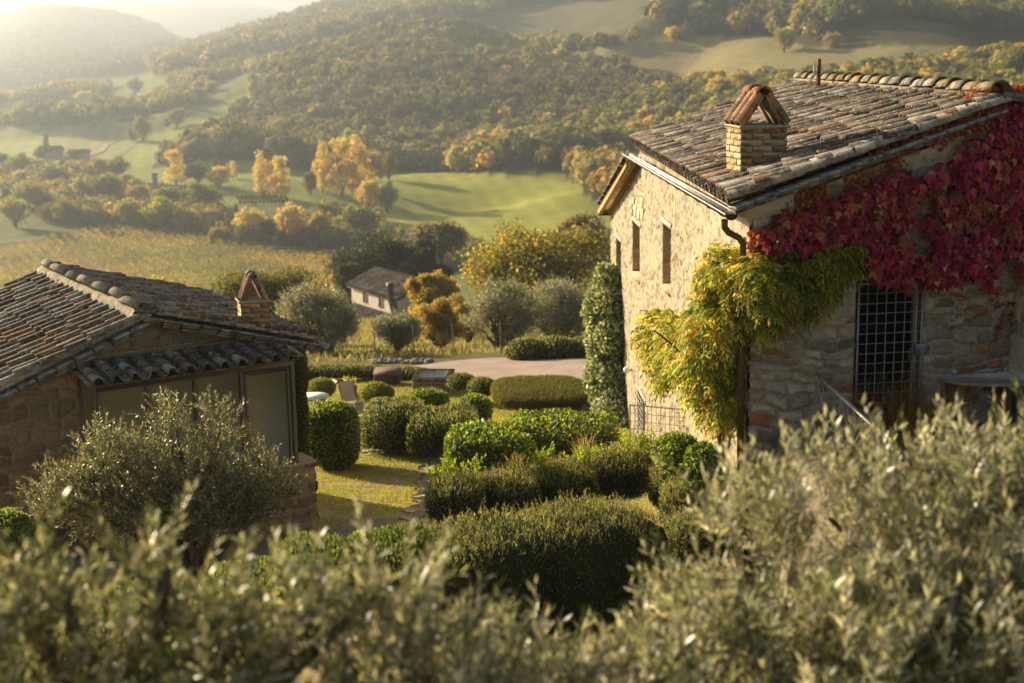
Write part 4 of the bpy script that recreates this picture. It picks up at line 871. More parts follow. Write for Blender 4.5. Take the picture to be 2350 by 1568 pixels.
g = MB(); lob = [ell(1045, 1150, 19.8, 70, 48, .5, 3), ell(1160, 1143, 20.4, 80, 50, .55, 3), ell(1290, 1118, 21.2, 85, 50, .55, 3), ell(1410, 1092, 21.9, 80, 48, .6, 3), ell(1480, 1078, 22.4, 60, 46, .5, 3), ell(1545, 1120, 21.2, 60, 50, .5, 3), ell(1580, 1170, 20, 70, 60, .5, 3), ell(1600, 1250, 18.3, 80, 60, .5, 3)]
core = MB(); shrub(g, core, lob, 52000, .055, .012, ROSE, 114, 'needle', .14, .12, .3, None, ROSET); sprigs(g, lob, 500, 950, L=.04, slen=.18, w=.009)
for v, f, c in zip(core.V, core.F, core.C): g.V.append(v); g.F.append(f + g.n); g.C.append(c)
g.n += core.n
rg = np.random.default_rng(3)
SP = [at(x + rg.normal(0, 9), y + rg.normal(0, 7), 20 + (x - 1000) / 220) for x, y in ((1000, 1100), (1030, 1090), (1060, 1105), (1095, 1090), (1180, 1095), (1240, 1070), (1250, 1062), (1320, 1065), (1345, 1062), (1390, 1050), (1440, 1040), (1470, 1030), (1490, 1028)) for _ in range(9)]
shoots(g, A(SP), nrm(A([0, 0, .8]) + rg.normal(size=(len(SP), 3)) * .35), 12, .30, .075, .035, LIME, 5, stem=2)
tagit(g.build('mixed_hedge', M['leaf']), 'hedge of rosemary and leafy sprays along the brown rail behind the large dark hedge', 'hedge')
bush('corner_bush', 'leafy green bush at the foot of the yellow climber beside the house corner', 'bush', [ell(1555, 1040, 19.9, 52, 46, .5), ell(1610, 1075, 19.4, 50, 50, .4)], 12000, .06, .03, GREEN, 116, tips=LIME, m='shiny', lump=.25, depth=.3)
bush('box_shrub', 'soft light green shrub low behind the blurred olive shoots at lower left', 'bush', [ell(560, 1405, 12.2, 130, 70, .9, 3.5), ell(720, 1345, 12.6, 130, 70, .9, 3.5), ell(880, 1310, 13.2, 110, 70, .8, 3.5)], 42000, .045, .018, [(0.07, 0.095, 0.03), (0.085, 0.11, 0.035)], 117, 'needle', tips=[(.17, .2, .06)], lump=.18, depth=.16)
bush('box_shrub', 'light green shrub behind olive leaves at the left edge below the stone cottage', 'bush', [ell(330, 1450, 11.6, 170, 80, .9, 3), ell(60, 1530, 11, 180, 90, .9, 3)], 30000, .045, .018, [(0.07, 0.095, 0.03), (0.085, 0.11, 0.035)], 118, 'needle', tips=[(.17, .2, .06)], lump=.18, depth=.16)
bush('dark_bush', 'dark green shaded bush cut by the left frame edge under the cottage wall', 'bush', [ell(-5, 1250, 17.5, 70, 75, .6, 2.6)], 14000, .045, .028, GREEN, 119, tips=LIME, m='shiny')
# climbers
bush('corner_ivy', 'dark narrow ivy column climbing the right corner of the low cottage', 'climber', [ell(691, 860, 24.95, 15, 62, .3), ell(688, 960, 24.95, 19, 80, .3), ell(688, 1040, 24.9, 20, 60, .3)], 9000, .05, .03, [(0.05, 0.075, 0.02), (0.07, 0.08, 0.02)], 120, lump=.2, depth=.3, tips=[(0.13, 0.13, 0.03)])
bush('jasmine_column', 'tall glossy evergreen climber standing as a column flecked with painted highlights against the sunlit wall', 'climber',
     [ell(1393, 650, 37.6, 32, 40, .45), ell(1393, 712, 37.3, 50, 60, .7), ell(1402, 785, 37, 58, 68, .8), ell(1406, 865, 36.8, 62, 72, .9), ell(1411, 945, 36.5, 56, 68, .9), ell(1430, 990, 35.5, 28, 44, .5)],
     26000, .12, .07, [(0.16, 0.20, 0.09), (0.22, 0.26, 0.13), (0.10, 0.14, 0.05), (.34, .38, .24)], 121, m='olive', lump=.5, depth=.4, tips=[(0.50, 0.54, 0.38), (0.36, 0.40, 0.22)])  # pale leaves and tips paint the highlights of glossy foliage
def pinnate(mb, P, D, L, nl, ll, lw, pal, seed, droop=.9):
    rg = np.random.default_rng(seed); m = len(P); D = nrm(D); S = nrm(np.cross(D, A([0, 0, 1.0]) + rg.normal(size=(m, 3)) * .3)); Ls = L * rg.uniform(.6, 1.25, m)
    base = pick(rg, pal, m, .25)
    for k in range(nl):
        t = .2 + .8 * (k // 2) / (nl // 2); q = P + (D * t + A([0, 0, -droop]) * t * t * .5) * Ls[:, None]; tang = nrm(D - A([0, 0, droop]) * t)
        s = 1 if k % 2 else -1
        d = tang * (1 if k == nl - 1 else .55) + (0 if k == nl - 1 else s) * S * .8 + A([0, 0, -.45]) + rg.normal(size=(m, 3)) * .18
        mb.leaves(q, d, nrm(np.cross(S, tang) + rg.normal(size=(m, 3)) * .35), ll * rg.uniform(.7, 1.2, m), lw, base * rg.uniform(.8, 1.2, (m, 1)))
YEL = [(0.54, 0.50, 0.10), (0.42, 0.44, 0.08), (0.60, 0.50, 0.09), (0.26, 0.32, 0.05), (0.15, 0.20, 0.035), (0.52, 0.38, 0.07), (.2, .25, .04)]
GRY = [(0.18, 0.22, 0.035), (0.14, 0.18, 0.03), (0.26, 0.26, 0.04), (0.38, 0.30, 0.04)]
ws = thing('wisteria', 'yellow and green wisteria hanging thickly over the house corner and brown downpipe', 'climber', at(1640, 1080, 20.6))
g = MB(); rg = np.random.default_rng(77)
LB = [(ell(1664, 640, 20.5, 46, 72, .5), 620, YEL), (ell(1652, 735, 20.4, 58, 80, .5), 800, YEL), (ell(1632, 830, 20.7, 64, 85, .55), 850, YEL), (ell(1658, 912, 20.5, 40, 56, .4), 360, YEL), 
      (ell(1568, 790, 22.8, 46, 62, .8), 480, YEL), (ell(1510, 765, 24.0, 36, 48, .6), 380, YEL), (ell(1530, 830, 23.6, 34, 40, .6), 200, YEL), (ell(1750, 680, 19.85, 32, 78, .28), 330, YEL + GRY), (ell(1735, 625, 19.8, 25, 30, .3), 130, YEL), (ell(1800, 640, 19.95, 42, 62, .22), 300, GRY), (ell(1862, 625, 20.05, 45, 66, .2), 300, GRY), (ell(1915, 588, 20.1, 40, 42, .2), 200, GRY), (ell(1950, 570, 20.2, 25, 25, .2), 90, GRY)]
for i, (lb, n, pal) in enumerate(LB):
    P, N = supell(rg, n * .85, lb[0], lb[1], 2, .3, i); P = lb[0] + (P - lb[0]) * rg.uniform(.55, 1.0, (len(P), 1))
    pinnate(g, P, N * .8 + A([-.1, -.2, -.1]) + rg.normal(size=N.shape) * .35, .27, 11, .105, .036, pal, 300 + i)
g.build('leaves', M['leaf'], ws)
g = MB()
for x0, x1, y1 in ((1650, 1660, 600), (1662, 1640, 700), (1655, 1560, 760), (1660, 1500, 760), (1668, 1700, 640), (1690, 1800, 620), (1695, 1900, 580)):
    a = at(1660, 1090, 20.3); b_ = at(x1, y1, 20.5 if x1 < 1720 else 20.1); mid = at(x0, (y1 + 960) / 2, 20.35); k = np.linspace(0, 1, 14)[:, None]; q = (1 - k) ** 2 * a + 2 * k * (1 - k) * mid + k * k * b_ + rg.normal(size=(14, 3)) * .015
    g.tube(q, np.linspace(.035, .012, 14), 6, (0.12, .10, .08))
g.build('stem', M['bark'], ws)
# crimson creeper on the gable
CR = [(0.34, 0.018, 0.06), (0.42, 0.03, 0.10), (0.20, 0.012, 0.03), (0.46, 0.12, 0.08), (0.36, 0.04, 0.035), (0.28, 0.018, 0.065)]
def lobed(mb, P, D, Nn, size, col):
    D = nrm(D); S = nrm(np.cross(D, Nn)); U_ = np.cross(S, D); size = np.broadcast_to(size, len(P))
    sh = [(0, 0, 0), (.34, .08, -.03), (.52, .42, -.2), (.26, .48, .02), (0, 1.0, -.2), (-.26, .48, .02), (-.52, .42, -.2), (-.34, .08, -.03)]
    V = np.stack([P + (S * x + D * y + U_ * z) * size[:, None] for x, y, z in sh], 1).reshape(-1, 3)
    k = np.arange(len(P))[:, None] * 8
    f = np.concatenate([k + A([0, 1, 2, 3]), k + A([0, 3, 4, 5]), k + A([0, 5, 6, 7])]); mb.add(V, f, np.repeat(col, 8, 0))
cr = thing('red_creeper', 'crimson creeper with large lobed leaves covering the shaded gable above the barred door', 'climber', (*Pg(2.6, 0, .1)[:2], -5.5))
RP = [(1752, 520), (1775, 500), (1800, 455), (1850, 430), (1950, 385), (2070, 335), (2140, 305), (2250, 252), (2290, 228), (2420, 200), (2420, 640), (2350, 640), (2290, 620), (2262, 655), (2238, 620), (2180, 625), (2120, 660), (2080, 640), (2015, 646), (1970, 620), (1985, 560), (1900, 545), (1830, 580), (1800, 560), (1765, 582), (1740, 560), (1728, 540)]
rg = np.random.default_rng(55); n = 36000; U_ = rg.uniform(-.1, 5.2, n); Zv = rg.uniform(-3.6, .3, n); Pq = C0 + U_[:, None] * bR + Zv[:, None] * ZUP; px, py = pj(Pq)
dens = fbm(px / 60, py / 60, 3, 31); k = inpoly(px + rg.normal(0, 7, n), py + rg.normal(0, 6, n), RP) & (dens > .34 + .11 * rg.random(n)) & ~((px > 2225) & (py > 490) & (dens < .45)) & (py > 240 + 0 * px)
Pq, px, py, Zq = Pq[k][:6500], px[k][:6500], py[k][:6500], Zv[k][:6500]; n = len(Pq)
print('creeper', n)
small = (py < 470 - (px - 1790) * .42 + 28); sz = np.where(small, rg.uniform(.035, .075, n), rg.uniform(.07, .19, n))
cc = pick(rg, CR, n, .35); hot = rg.random(n) < .04; cc[hot] = A((0.55, 0.36, 0.18)) * rg.uniform(.7, 1.1, (hot.sum(), 1)); cc[small] = pick(rg, [(0.42, 0.09, 0.03), (0.40, 0.18, 0.04), (0.35, 0.05, 0.03)], small.sum(), .3)
low = fbm(px / 40, py / 40, 2, 41) > .62; cc[low & ~small] = cc[low & ~small] * .5 + A((0.30, 0.13, 0.05)) * .5
off = rg.uniform(.04, .36, n) * np.where(small, .5, 1)
g = MB(); lobed(g, Pq + nG * off[:, None], A([0, 0, -1.0]) + nG * .35 + rg.normal(size=(n, 3)) * .3, nrm(nG + ZUP * .35 + rg.normal(size=(n, 3)) * .5), sz, cc)
# red and orange edge on the corner and sprays over the ridge
n2 = 260; q = C0 + nG * .07 + ZUP * rg.uniform(-3.15, -2.5, n2)[:, None] + bR * (rg.normal(.03, .09, n2) + .0)[:, None] + nL * rg.uniform(-.1, .1, n2)[:, None]
lobed(g, q, rg.normal(size=(n2, 3)) + A([0, 0, -.5]), nrm(nG + nL + rg.normal(size=(n2, 3)) * .5), rg.uniform(.03, .07, n2), pick(rg, [(0.6, 0.12, 0.03), (0.5, 0.24, 0.04), (.5, .06, .04)], n2))
n4 = 1500; tt = rg.uniform(.42, 1.02, n4) ** .8; q = E0 - aE * rg.uniform(.0, .12, n4)[:, None] + sR * (SLn * tt)[:, None] + nR * rg.normal(.03, .07, n4)[:, None] * 1.0; kk = rg.random(n4) < (tt - .35) * 1.1; q = q[kk]; n4 = len(q)
lobed(g, q, rg.normal(size=(n4, 3)) + A([0, 0, -.6]), nrm(nG + ZUP * .6 + rg.normal(size=(n4, 3)) * .5), rg.uniform(.03, .09, n4), pick(rg, [(0.42, 0.09, 0.03), (0.40, 0.20, 0.05), (.34, .04, .05), (.3, .03, .05)], n4))
n5 = 420; q = RN + bR * rg.uniform(-.1, .9, n5)[:, None] - aE * rg.uniform(.0, .25, n5)[:, None] + ZUP * rg.uniform(-.5, .05, n5)[:, None]
lobed(g, q, rg.normal(size=(n5, 3)) * .4 + A([0, 0, -1]), nrm(nG + ZUP * .3 + rg.normal(size=(n5, 3)) * .4), rg.uniform(.07, .15, n5), pick(rg, CR, n5, .3))
n3 = 1300; q = RN + bR * rg.normal(.22, .26, n3)[:, None] + aE * np.abs(rg.normal(0, .35, n3))[:, None] + ZUP * rg.uniform(-.15, .30, n3)[:, None]
lobed(g, q, rg.normal(size=(n3, 3)) + A([0, 0, -.3]), nrm(-aE + rg.normal(size=(n3, 3)) * .6), rg.uniform(.03, .08, n3), pick(rg, [(0.42, 0.09, 0.03), (0.40, 0.20, 0.05), (.34, .05, .04)], n3))
g.build('leaves', M['creeper'], cr)
g = MB(); sm = MB()
def stemline(pts, r=.006, leaf=None):
    q = A([Pg(*GW(x, y), .05) for x, y in pts]); t = np.linspace(0, 1, 16); q = np.stack([np.interp(t, np.linspace(0, 1, len(q)), q[:, i]) for i in range(3)], 1) + rg.normal(size=(16, 3)) * .008; g.tube(q, np.linspace(r, r * .5, 16), 5, (0.16, .09, .06))
    if leaf:
        n = 60; w = rg.random(n); p = np.stack([np.interp(w, t, q[:, i]) for i in range(3)], 1) + rg.normal(size=(n, 3)) * .02
        lobed(sm, p + nG * .02, rg.normal(size=(n, 3)) + A([0, 0, -.7]), nrm(nG + rg.normal(size=(n, 3)) * .4), rg.uniform(.025, .05, n), pick(rg, leaf, n, .3))
for P in ([(2275, 640), (2290, 560), (2270, 480), (2300, 380)], [(2290, 700), (2250, 660), (2200, 690), (2130, 705)], [(2330, 660), (2230, 700), (2160, 745)], [(2330, 690), (2270, 710), (2170, 755)], [(2340, 640), (2310, 730), (2330, 790)], [(2300, 720), (2275, 780)], [(2240, 560), (2250, 500), (2235, 430)]):
    stemline(P, leaf=[(0.32, 0.05, 0.04), (0.34, 0.13, 0.04)])
for y in (560, 600, 520): stemline([(1790, y), (1850, y - 20), (1900, y - 10)], .004)
for _ in range(26): x, y = rg.uniform(1800, 2330), rg.uniform(330, 600); stemline([(x, y), (x + rg.normal(0, 25), y - 60), (x + rg.normal(0, 45), y - 140)], .004) if inpoly([x], [y], RP)[0] and inpoly([x], [y - 140], RP)[0] else None
for v, f, c in zip(sm.V, sm.F, sm.C): pass
g.build('stem', M['bark'], cr); sm.build('young_leaves', M['creeper'], cr)

# olives close to the lens and in front of the cottage
def olive(name, label, lobes, n, slen, L, w, seed, trunk, tips, nl=18, pal=OLV, group=None, coreleaf=0, up=.9, gap=0.0):
    root = thing(name, label, 'tree', trunk, group); rg = np.random.default_rng(seed); g = MB(); area = A([r[0] * r[2] + r[0] * r[1] for c, r, p, a in lobes])
    for k, (c, r, p, a) in enumerate(lobes):
        m = int(n * area[k] / area.sum()); P, N = supell(rg, m, c, r, 2, .25, seed + k); f = rg.random(m) ** .6; P = A(c) + (P - A(c)) * (0.35 + .65 * f)[:, None]
        if gap:
            kk = fbm(P[:, 0] * 2.2, P[:, 2] * 2.2 + P[:, 1], 3, seed) > gap; P, N = P[kk], N[kk]
        shoots(g, P, N * .55 + A([0, 0, up]) + rg.normal(size=P.shape) * .3, nl, slen, L, w, pal, seed * 3 + k, under=(0.40, 0.38, 0.27), stem=2.2)
    g.build('crown', M['olive'], root)
    t = MB(); branches(t, trunk, tips, .07, seed, n=8); t.build('trunk', M['bark'], root)
    return root
def tips_of(lobes, rg, per=3): return [A(c) + rg.normal(size=3) * A(r) * .35 for c, r, p, a in lobes for _ in range(per)]
lob = [ell(395, 1000, 19.7, 46, 85, .4), ell(500, 1010, 19.7, 44, 90, .4), ell(245, 1060, 19.4, 66, 70, .6), ell(300, 1130, 19.4, 130, 100, .9), ell(470, 1140, 19.5, 120, 100, .8), ell(590, 1100, 19.6, 46, 66, .5), ell(150, 1150, 19.3, 85, 55, .6), ell(620, 1140, 19.6, 50, 55, .4), ell(300, 1180, 19.2, 160, 80, .8), ell(500, 1180, 19.4, 110, 70, .7)]
rg = np.random.default_rng(1)
olive('olive_tree', 'silvery green bushy olive tree in sharp focus before the glazed cottage porch', lob, 2300, .36, .085, .021, 61, on(-4.6, 19.5), tips_of(lob, rg), gap=.29, pal=[(0.15, 0.16, 0.085), (0.11, 0.13, 0.055), (0.19, 0.19, 0.11)])
FG = dict(up=1.0)
PALE = [(0.34, 0.35, 0.27), (0.22, 0.24, 0.17), (0.56, 0.54, 0.45), (0.11, 0.13, 0.075)]
lob = [ell(1760, 1400, 7.3, 150, 270, .9), ell(1930, 1320, 7.6, 210, 260, 1.0), ell(2180, 1320, 7.6, 230, 270, 1.0), ell(2450, 1290, 7.7, 220, 270, 1.0), ell(1650, 1560, 6.9, 110, 200, .8), ell(1900, 1560, 6.6, 280, 200, .8), ell(2250, 1560, 6.6, 270, 200, .8)]
olive('olive_tree', 'large pale olive tree blurred close to the lens filling the lower right', lob, 2700, .42, .100, .022, 62, A([2.9, 8.4, H(2.9, 8.4)]), tips_of(lob, rg), gap=.41, pal=PALE, nl=18, **FG)
lob = [ell(1230, 1680, 6.1, 180, 150, .7), ell(930, 1600, 5.9, 170, 180, .7), ell(900, 1430, 6.0, 60, 90, .3), ell(680, 1600, 5.7, 170, 200, .6), ell(1450, 1690, 6.0, 170, 140, .6), ell(1530, 1580, 6.3, 70, 100, .3)]
olive('olive_tree', 'blurred olive tree along the bottom centre below the dark rosemary hedge', lob, 720, .38, .100, .022, 63, A([-.3, 6.6, H(-.3, 6.6)]), tips_of(lob, rg), gap=.47, pal=PALE, nl=16, **FG)
lob = [ell(60, 1570, 5.5, 150, 210, .5), ell(330, 1600, 5.6, 170, 200, .5), ell(520, 1610, 5.6, 140, 190, .5), ell(50, 1400, 5.6, 50, 90, .2), ell(150, 1360, 5.6, 26, 60, .1), ell(345, 1380, 5.7, 24, 110, .1), ell(385, 1300, 5.7, 12, 50, .05), ell(480, 1400, 5.7, 24, 70, .1), ell(570, 1430, 5.7, 20, 60, .1), ell(710, 1420, 5.8, 24, 60, .1), ell(800, 1420, 5.8, 20, 60, .1)]
olive('olive_tree', 'dark blurred olive tree with loose upright shoots in the lower left corner', lob, 450, .34, .095, .022, 64, A([-1.9, 6.2, H(-1.9, 6.2)]), tips_of(lob, rg), up=1.1, pal=[(0.22, 0.24, 0.12), (0.14, 0.16, 0.07), (0.36, 0.35, 0.24), (.08, .10, .04)], gap=.48, nl=16)

# ================================================================== MIDDLE DISTANCE TREES
def bigtree(name, label, x, yb, d, w, h, n, leaf, pal, seed, shape='broad', trunks=1, group=None, gap=.40, m='leaf', tips=None, lift=.14, tr=.02):
    w *= 1.18; h *= 1.06; n = int(n * 1.2)
    if shape == 'olive': lift = .05
    """x, foot row, distance, width and height in picture units at that distance"""
    b = at(x, yb, d); b[2] = min(float(H(b[0], b[1])), b[2] + .3) if abs(H(b[0], b[1]) - b[2]) < 4 else b[2]
    Wd = w * d / FP; top = at(x, yb - h, d)[2]; Ht = top - b[2]; rg = np.random.default_rng(seed); root = thing(name, label, 'tree', b, group)
    g = MB(); nc = 26 if shape != 'tall' else 30; C = []
    for i in range(nc * 4):
        q = rg.normal(size=3); q = q / np.linalg.norm(q) * rg.uniform(.45, 1) ; 
        if q[2] < -.75: continue
        c = b + A([q[0] * Wd * .38, q[1] * Wd * .38, Ht * (lift + (1 - lift) * (.5 + q[2] * .40))])
        if all(np.linalg.norm((c - e) / A([1, 1, 1])) > Wd * .10 for e in C): C.append(c)
        if len(C) >= nc: break
    lob = [(c, A([Wd * .15, Wd * .15, Wd * .12]) * rg.uniform(.75, 1.25), 2.0, None) for c in C]
    k = n // len(lob)
    for i, (c, r, p, a) in enumerate(lob):
        P, N = supell(rg, k, c, r, 2, .35, seed + i); P = A(c) + (P - A(c)) * (rg.random((len(P), 1)) ** .5)
        if gap:
            kk = fbm(P[:, 0] * 6 / Wd + seed, P[:, 2] * 6 / Wd + P[:, 1], 3, seed) > gap - .12; P, N = P[kk], N[kk]
        mm = len(P); cc = pick(rg, pal, mm, .3) * rg.uniform(.8, 1.2)
        if shape == 'olive':
            q = rg.random(len(P)) < .16; shoots(g, P[q], N[q] * .5 + A([0, 0, .9]) + rg.normal(size=P[q].shape) * .3, 7, Wd * .13, leaf * 1.15, leaf * .34, pal, seed + i * 7, under=(.36, .35, .26)); continue
            D = N * .4 + A([0, 0, .8]) + rg.normal(size=P.shape) * .5
        else: D = N * .3 + A([0, 0, -.2]) + rg.normal(size=P.shape) * .8
        g.leaves(P, D, nrm(N + ZUP * .4 + rg.normal(size=P.shape) * .7), leaf * rg.uniform(.6, 1.3, mm), leaf * (.28 if shape == 'olive' else .6), cc)
    g.build('crown', M[m], root)
    t = MB()
    for j in range(trunks):
        bb = b + A([(j - (trunks - 1) / 2) * Wd * .12, 0, -.2]); branches(t, bb, [c for i, c in enumerate(C) if i % trunks == j], Wd * tr * (1.3 if trunks > 1 else 1.6), seed + j, col=(0.10, 0.085, 0.06))
    t.build('trunk', M['bark'], root)
    return root
SIL = [(0.22, 0.22, 0.14), (0.17, 0.18, 0.10), (0.28, 0.27, 0.19)]
YLO = [(0.42, 0.32, 0.06), (0.34, 0.28, 0.06), (0.46, 0.30, 0.05), (0.25, 0.23, 0.05), (.18, .18, .04)]
ORG = [(0.56, 0.38, 0.09), (0.60, 0.36, 0.08), (0.48, 0.37, 0.10)]
DRK = [(0.035, 0.04, 0.018), (0.05, 0.05, 0.022), (0.028, 0.034, 0.014)]
OCH = [(0.38, 0.28, 0.08), (0.44, 0.32, 0.10), (0.30, 0.24, 0.08)]
GRN = [(0.20, 0.21, 0.05), (0.26, 0.25, 0.065), (0.16, 0.18, 0.045)]
YGR = [(0.36, 0.33, 0.08), (0.30, 0.29, 0.065), (0.42, 0.37, 0.09)]
bigtree('olive_tree', 'wide silver olive with several stems right behind the cottage chimney', 733, 840, 57, 200, 165, 30000, .11, SIL, 201, 'olive', 3, m='olive', gap=.44)
bigtree('olive_tree', 'small round olive on a thin stem in front of the little farmhouse', 914, 823, 58, 108, 98, 13000, .10, SIL, 202, 'olive', 1, m='olive', gap=.42, tr=.018)
bigtree('olive_tree', 'silver olive leaning at the left end of the row behind the gravel court', 1150, 800, 61, 170, 140, 20000, .11, SIL, 203, 'olive', 1, m='olive', gap=.42, tr=.02)
bigtree('olive_tree', 'spreading silver olive behind the dark hedge next to the sunlit farmhouse', 1275, 792, 63, 200, 142, 24000, .11, SIL, 204, 'olive', 2, m='olive', gap=.42)
bigtree('leafy_tree', 'round yellow green tree rising behind the roof of the stone cottage', 600, 715, 74, 265, 110, 26000, .17, [(0.10, 0.12, 0.03), (0.13, 0.14, 0.035), (0.18, 0.17, 0.04)], 205, gap=.40)
bigtree('golden_tree', 'big golden leaved tree with dark twisting limbs left of the sunlit farmhouse', 1225, 705, 98, 330, 195, 26000, .26, YLO + [(.16, .17, .04)] * 3, 206, gap=.50, lift=.12, tr=.028)
bigtree('golden_tree', 'small orange yellow tree standing right of the little farmhouse', 992, 735, 88, 105, 125, 11000, .22, ORG + YLO, 207, gap=.42)
bigtree('thicket', 'pale brown autumn thicket between small olive and leaning olive', 1010, 805, 66, 120, 120, 12000, .12, OCH, 208, gap=.44, lift=.02)
bigtree('thicket', 'yellow brown scrub below the golden tree left of the olive row', 1075, 745, 78, 90, 80, 7000, .14, OCH + YLO, 209, gap=.42, lift=.02)
bigtree('dark_oak', 'dark evergreen oak with dense crown behind the little farmhouse roof', 868, 690, 168, 210, 150, 22000, .42, DRK, 210, gap=.30, lift=.05)
bigtree('dark_oak', 'second dark evergreen oak right of the first above the farmhouse', 975, 680, 165, 130, 125, 14000, .42, DRK, 211, gap=.30, lift=.05)
bigtree('bare_tree', 'grey brown half bare tree behind the dark oaks below the green field', 1010, 600, 215, 130, 90, 6000, .5, [(0.15, 0.12, 0.07), (0.18, 0.15, 0.08)], 212, gap=.44)
bigtree('bare_tree', 'brown half bare tree showing above the golden tree beside the farmhouse eave', 1340, 600, 200, 120, 100, 6000, .5, [(0.16, 0.11, 0.06), (0.2, 0.13, 0.06)], 213, gap=.44)
bigtree('yellow_shrub', 'small bright yellow shrub at the vineyard corner left of the dark oak', 778, 660, 190, 48, 72, 4000, .4, ORG + YLO, 214, gap=.3, lift=0)
bigtree('yellow_shrub', 'pale yellow green shrub in front of the vineyard above the cottage ridge', 372, 690, 120, 110, 70, 6000, .3, YGR, 215, gap=.3, lift=0)
bigtree('dark_oak', 'dark bush touching the left wall of the little farmhouse', 800, 672, 160, 70, 80, 6000, .4, DRK, 216, gap=.3, lift=0)

# ------------------------------------------------------------------ copies of valley trees
def tree_data(pal, seed, kind='round', ncl=42, nlf=46, leaf=.062):
    rg = np.random.default_rng(seed); g = MB(); C = []
    for i in range(ncl):
        q = rg.normal(size=3); q = q / np.linalg.norm(q) * rg.uniform(.5, 1)
        if kind == 'round': c = A([q[0] * .38, q[1] * .38, .53 + q[2] * .36])
        elif kind == 'tall': zz = rg.uniform(.12, .95); c = A([q[0] * .46 * (1.08 - zz) ** .4, q[1] * .46 * (1.08 - zz) ** .4, zz])
        elif kind == 'cone': zz = rg.uniform(.04, .97); c = A([q[0] * .42 * (1 - zz), q[1] * .42 * (1 - zz), zz])
        else: c = A([q[0] * .42, q[1] * .42, .40 + q[2] * .38])
        C.append(c); r = rg.uniform(.09, .16) * (1 if kind != 'cone' else .7); n = nlf
        P, N = supell(rg, n, c, A([r, r, r * .8]), 2, .3, seed + i); P = c + (P - c) * rg.uniform(.5, 1, (n, 1))
        g.leaves(P, N * .4 + rg.normal(size=(n, 3)) * .8, nrm(N + rg.normal(size=(n, 3)) * .6), leaf * rg.uniform(.6, 1.4, n), leaf * .7, pick(rg, pal, n, .25) * rg.uniform(.8, 1.2))
    g.ico((0, 0, .55 if kind != 'low' else .42), (.26, .26, .26), 2, A(pal[0]) * .9, .3, seed) if kind in ('round', 'low') else None
    t = MB(); branches(t, (0, 0, -.04), C[::4], .015, seed, n=5, col=(.12, .10, .07))
    a = g.data('crown'); a.materials.append(M['far']); b = t.data('trunk'); b.materials.append(M['bark']); return a, b
TD = {}
for nm, pal, kinds in (('g', GRN, ('round', 'low', 'round')), ('y', YGR, ('round', 'low', 'round')), ('o', OCH, ('round', 'low', 'round')), ('p', [(.66, .50, .14), (.70, .50, .13), (.58, .48, .14), (.48, .38, .10)], ('tall', 'round', 'tall')), ('d', DRK + GRN, ('round', 'cone', 'low')), ('b', [(.17, .13, .07), (.2, .16, .09)], ('round', 'low', 'round'))):
    for i, k in enumerate(kinds): TD[nm + str(i)] = (pal, k, len(TD))
TM = {}
CN = {'g': 'green', 'y': 'yellow green', 'o': 'ochre', 'p': 'golden', 'd': 'dark green', 'b': 'grey brown'}
def vtree(key, x, yb, w, h, label, name='valley_tree', cat='tree', group='trees in the valley', dmin=200):
    if key not in TM: pal, k, s = TD[key]; TM[key] = tree_data(pal, 500 + s, k)
    p = ground(x, yb, dmin); d = p[1]; r = thing(name, label, cat, p, group); sx = w * d / FP; sz = h * d / FP
    for nm, me in zip(('crown', 'trunk'), TM[key]):
        o = bpy.data.objects.new(nm, me); COL.objects.link(o); o.parent = r
    r.scale = (sx, sx, sz); r.rotation_euler = (0, 0, float(rng.uniform(0, 6.28)))
    return r
Zt = lambda a: a * .3906
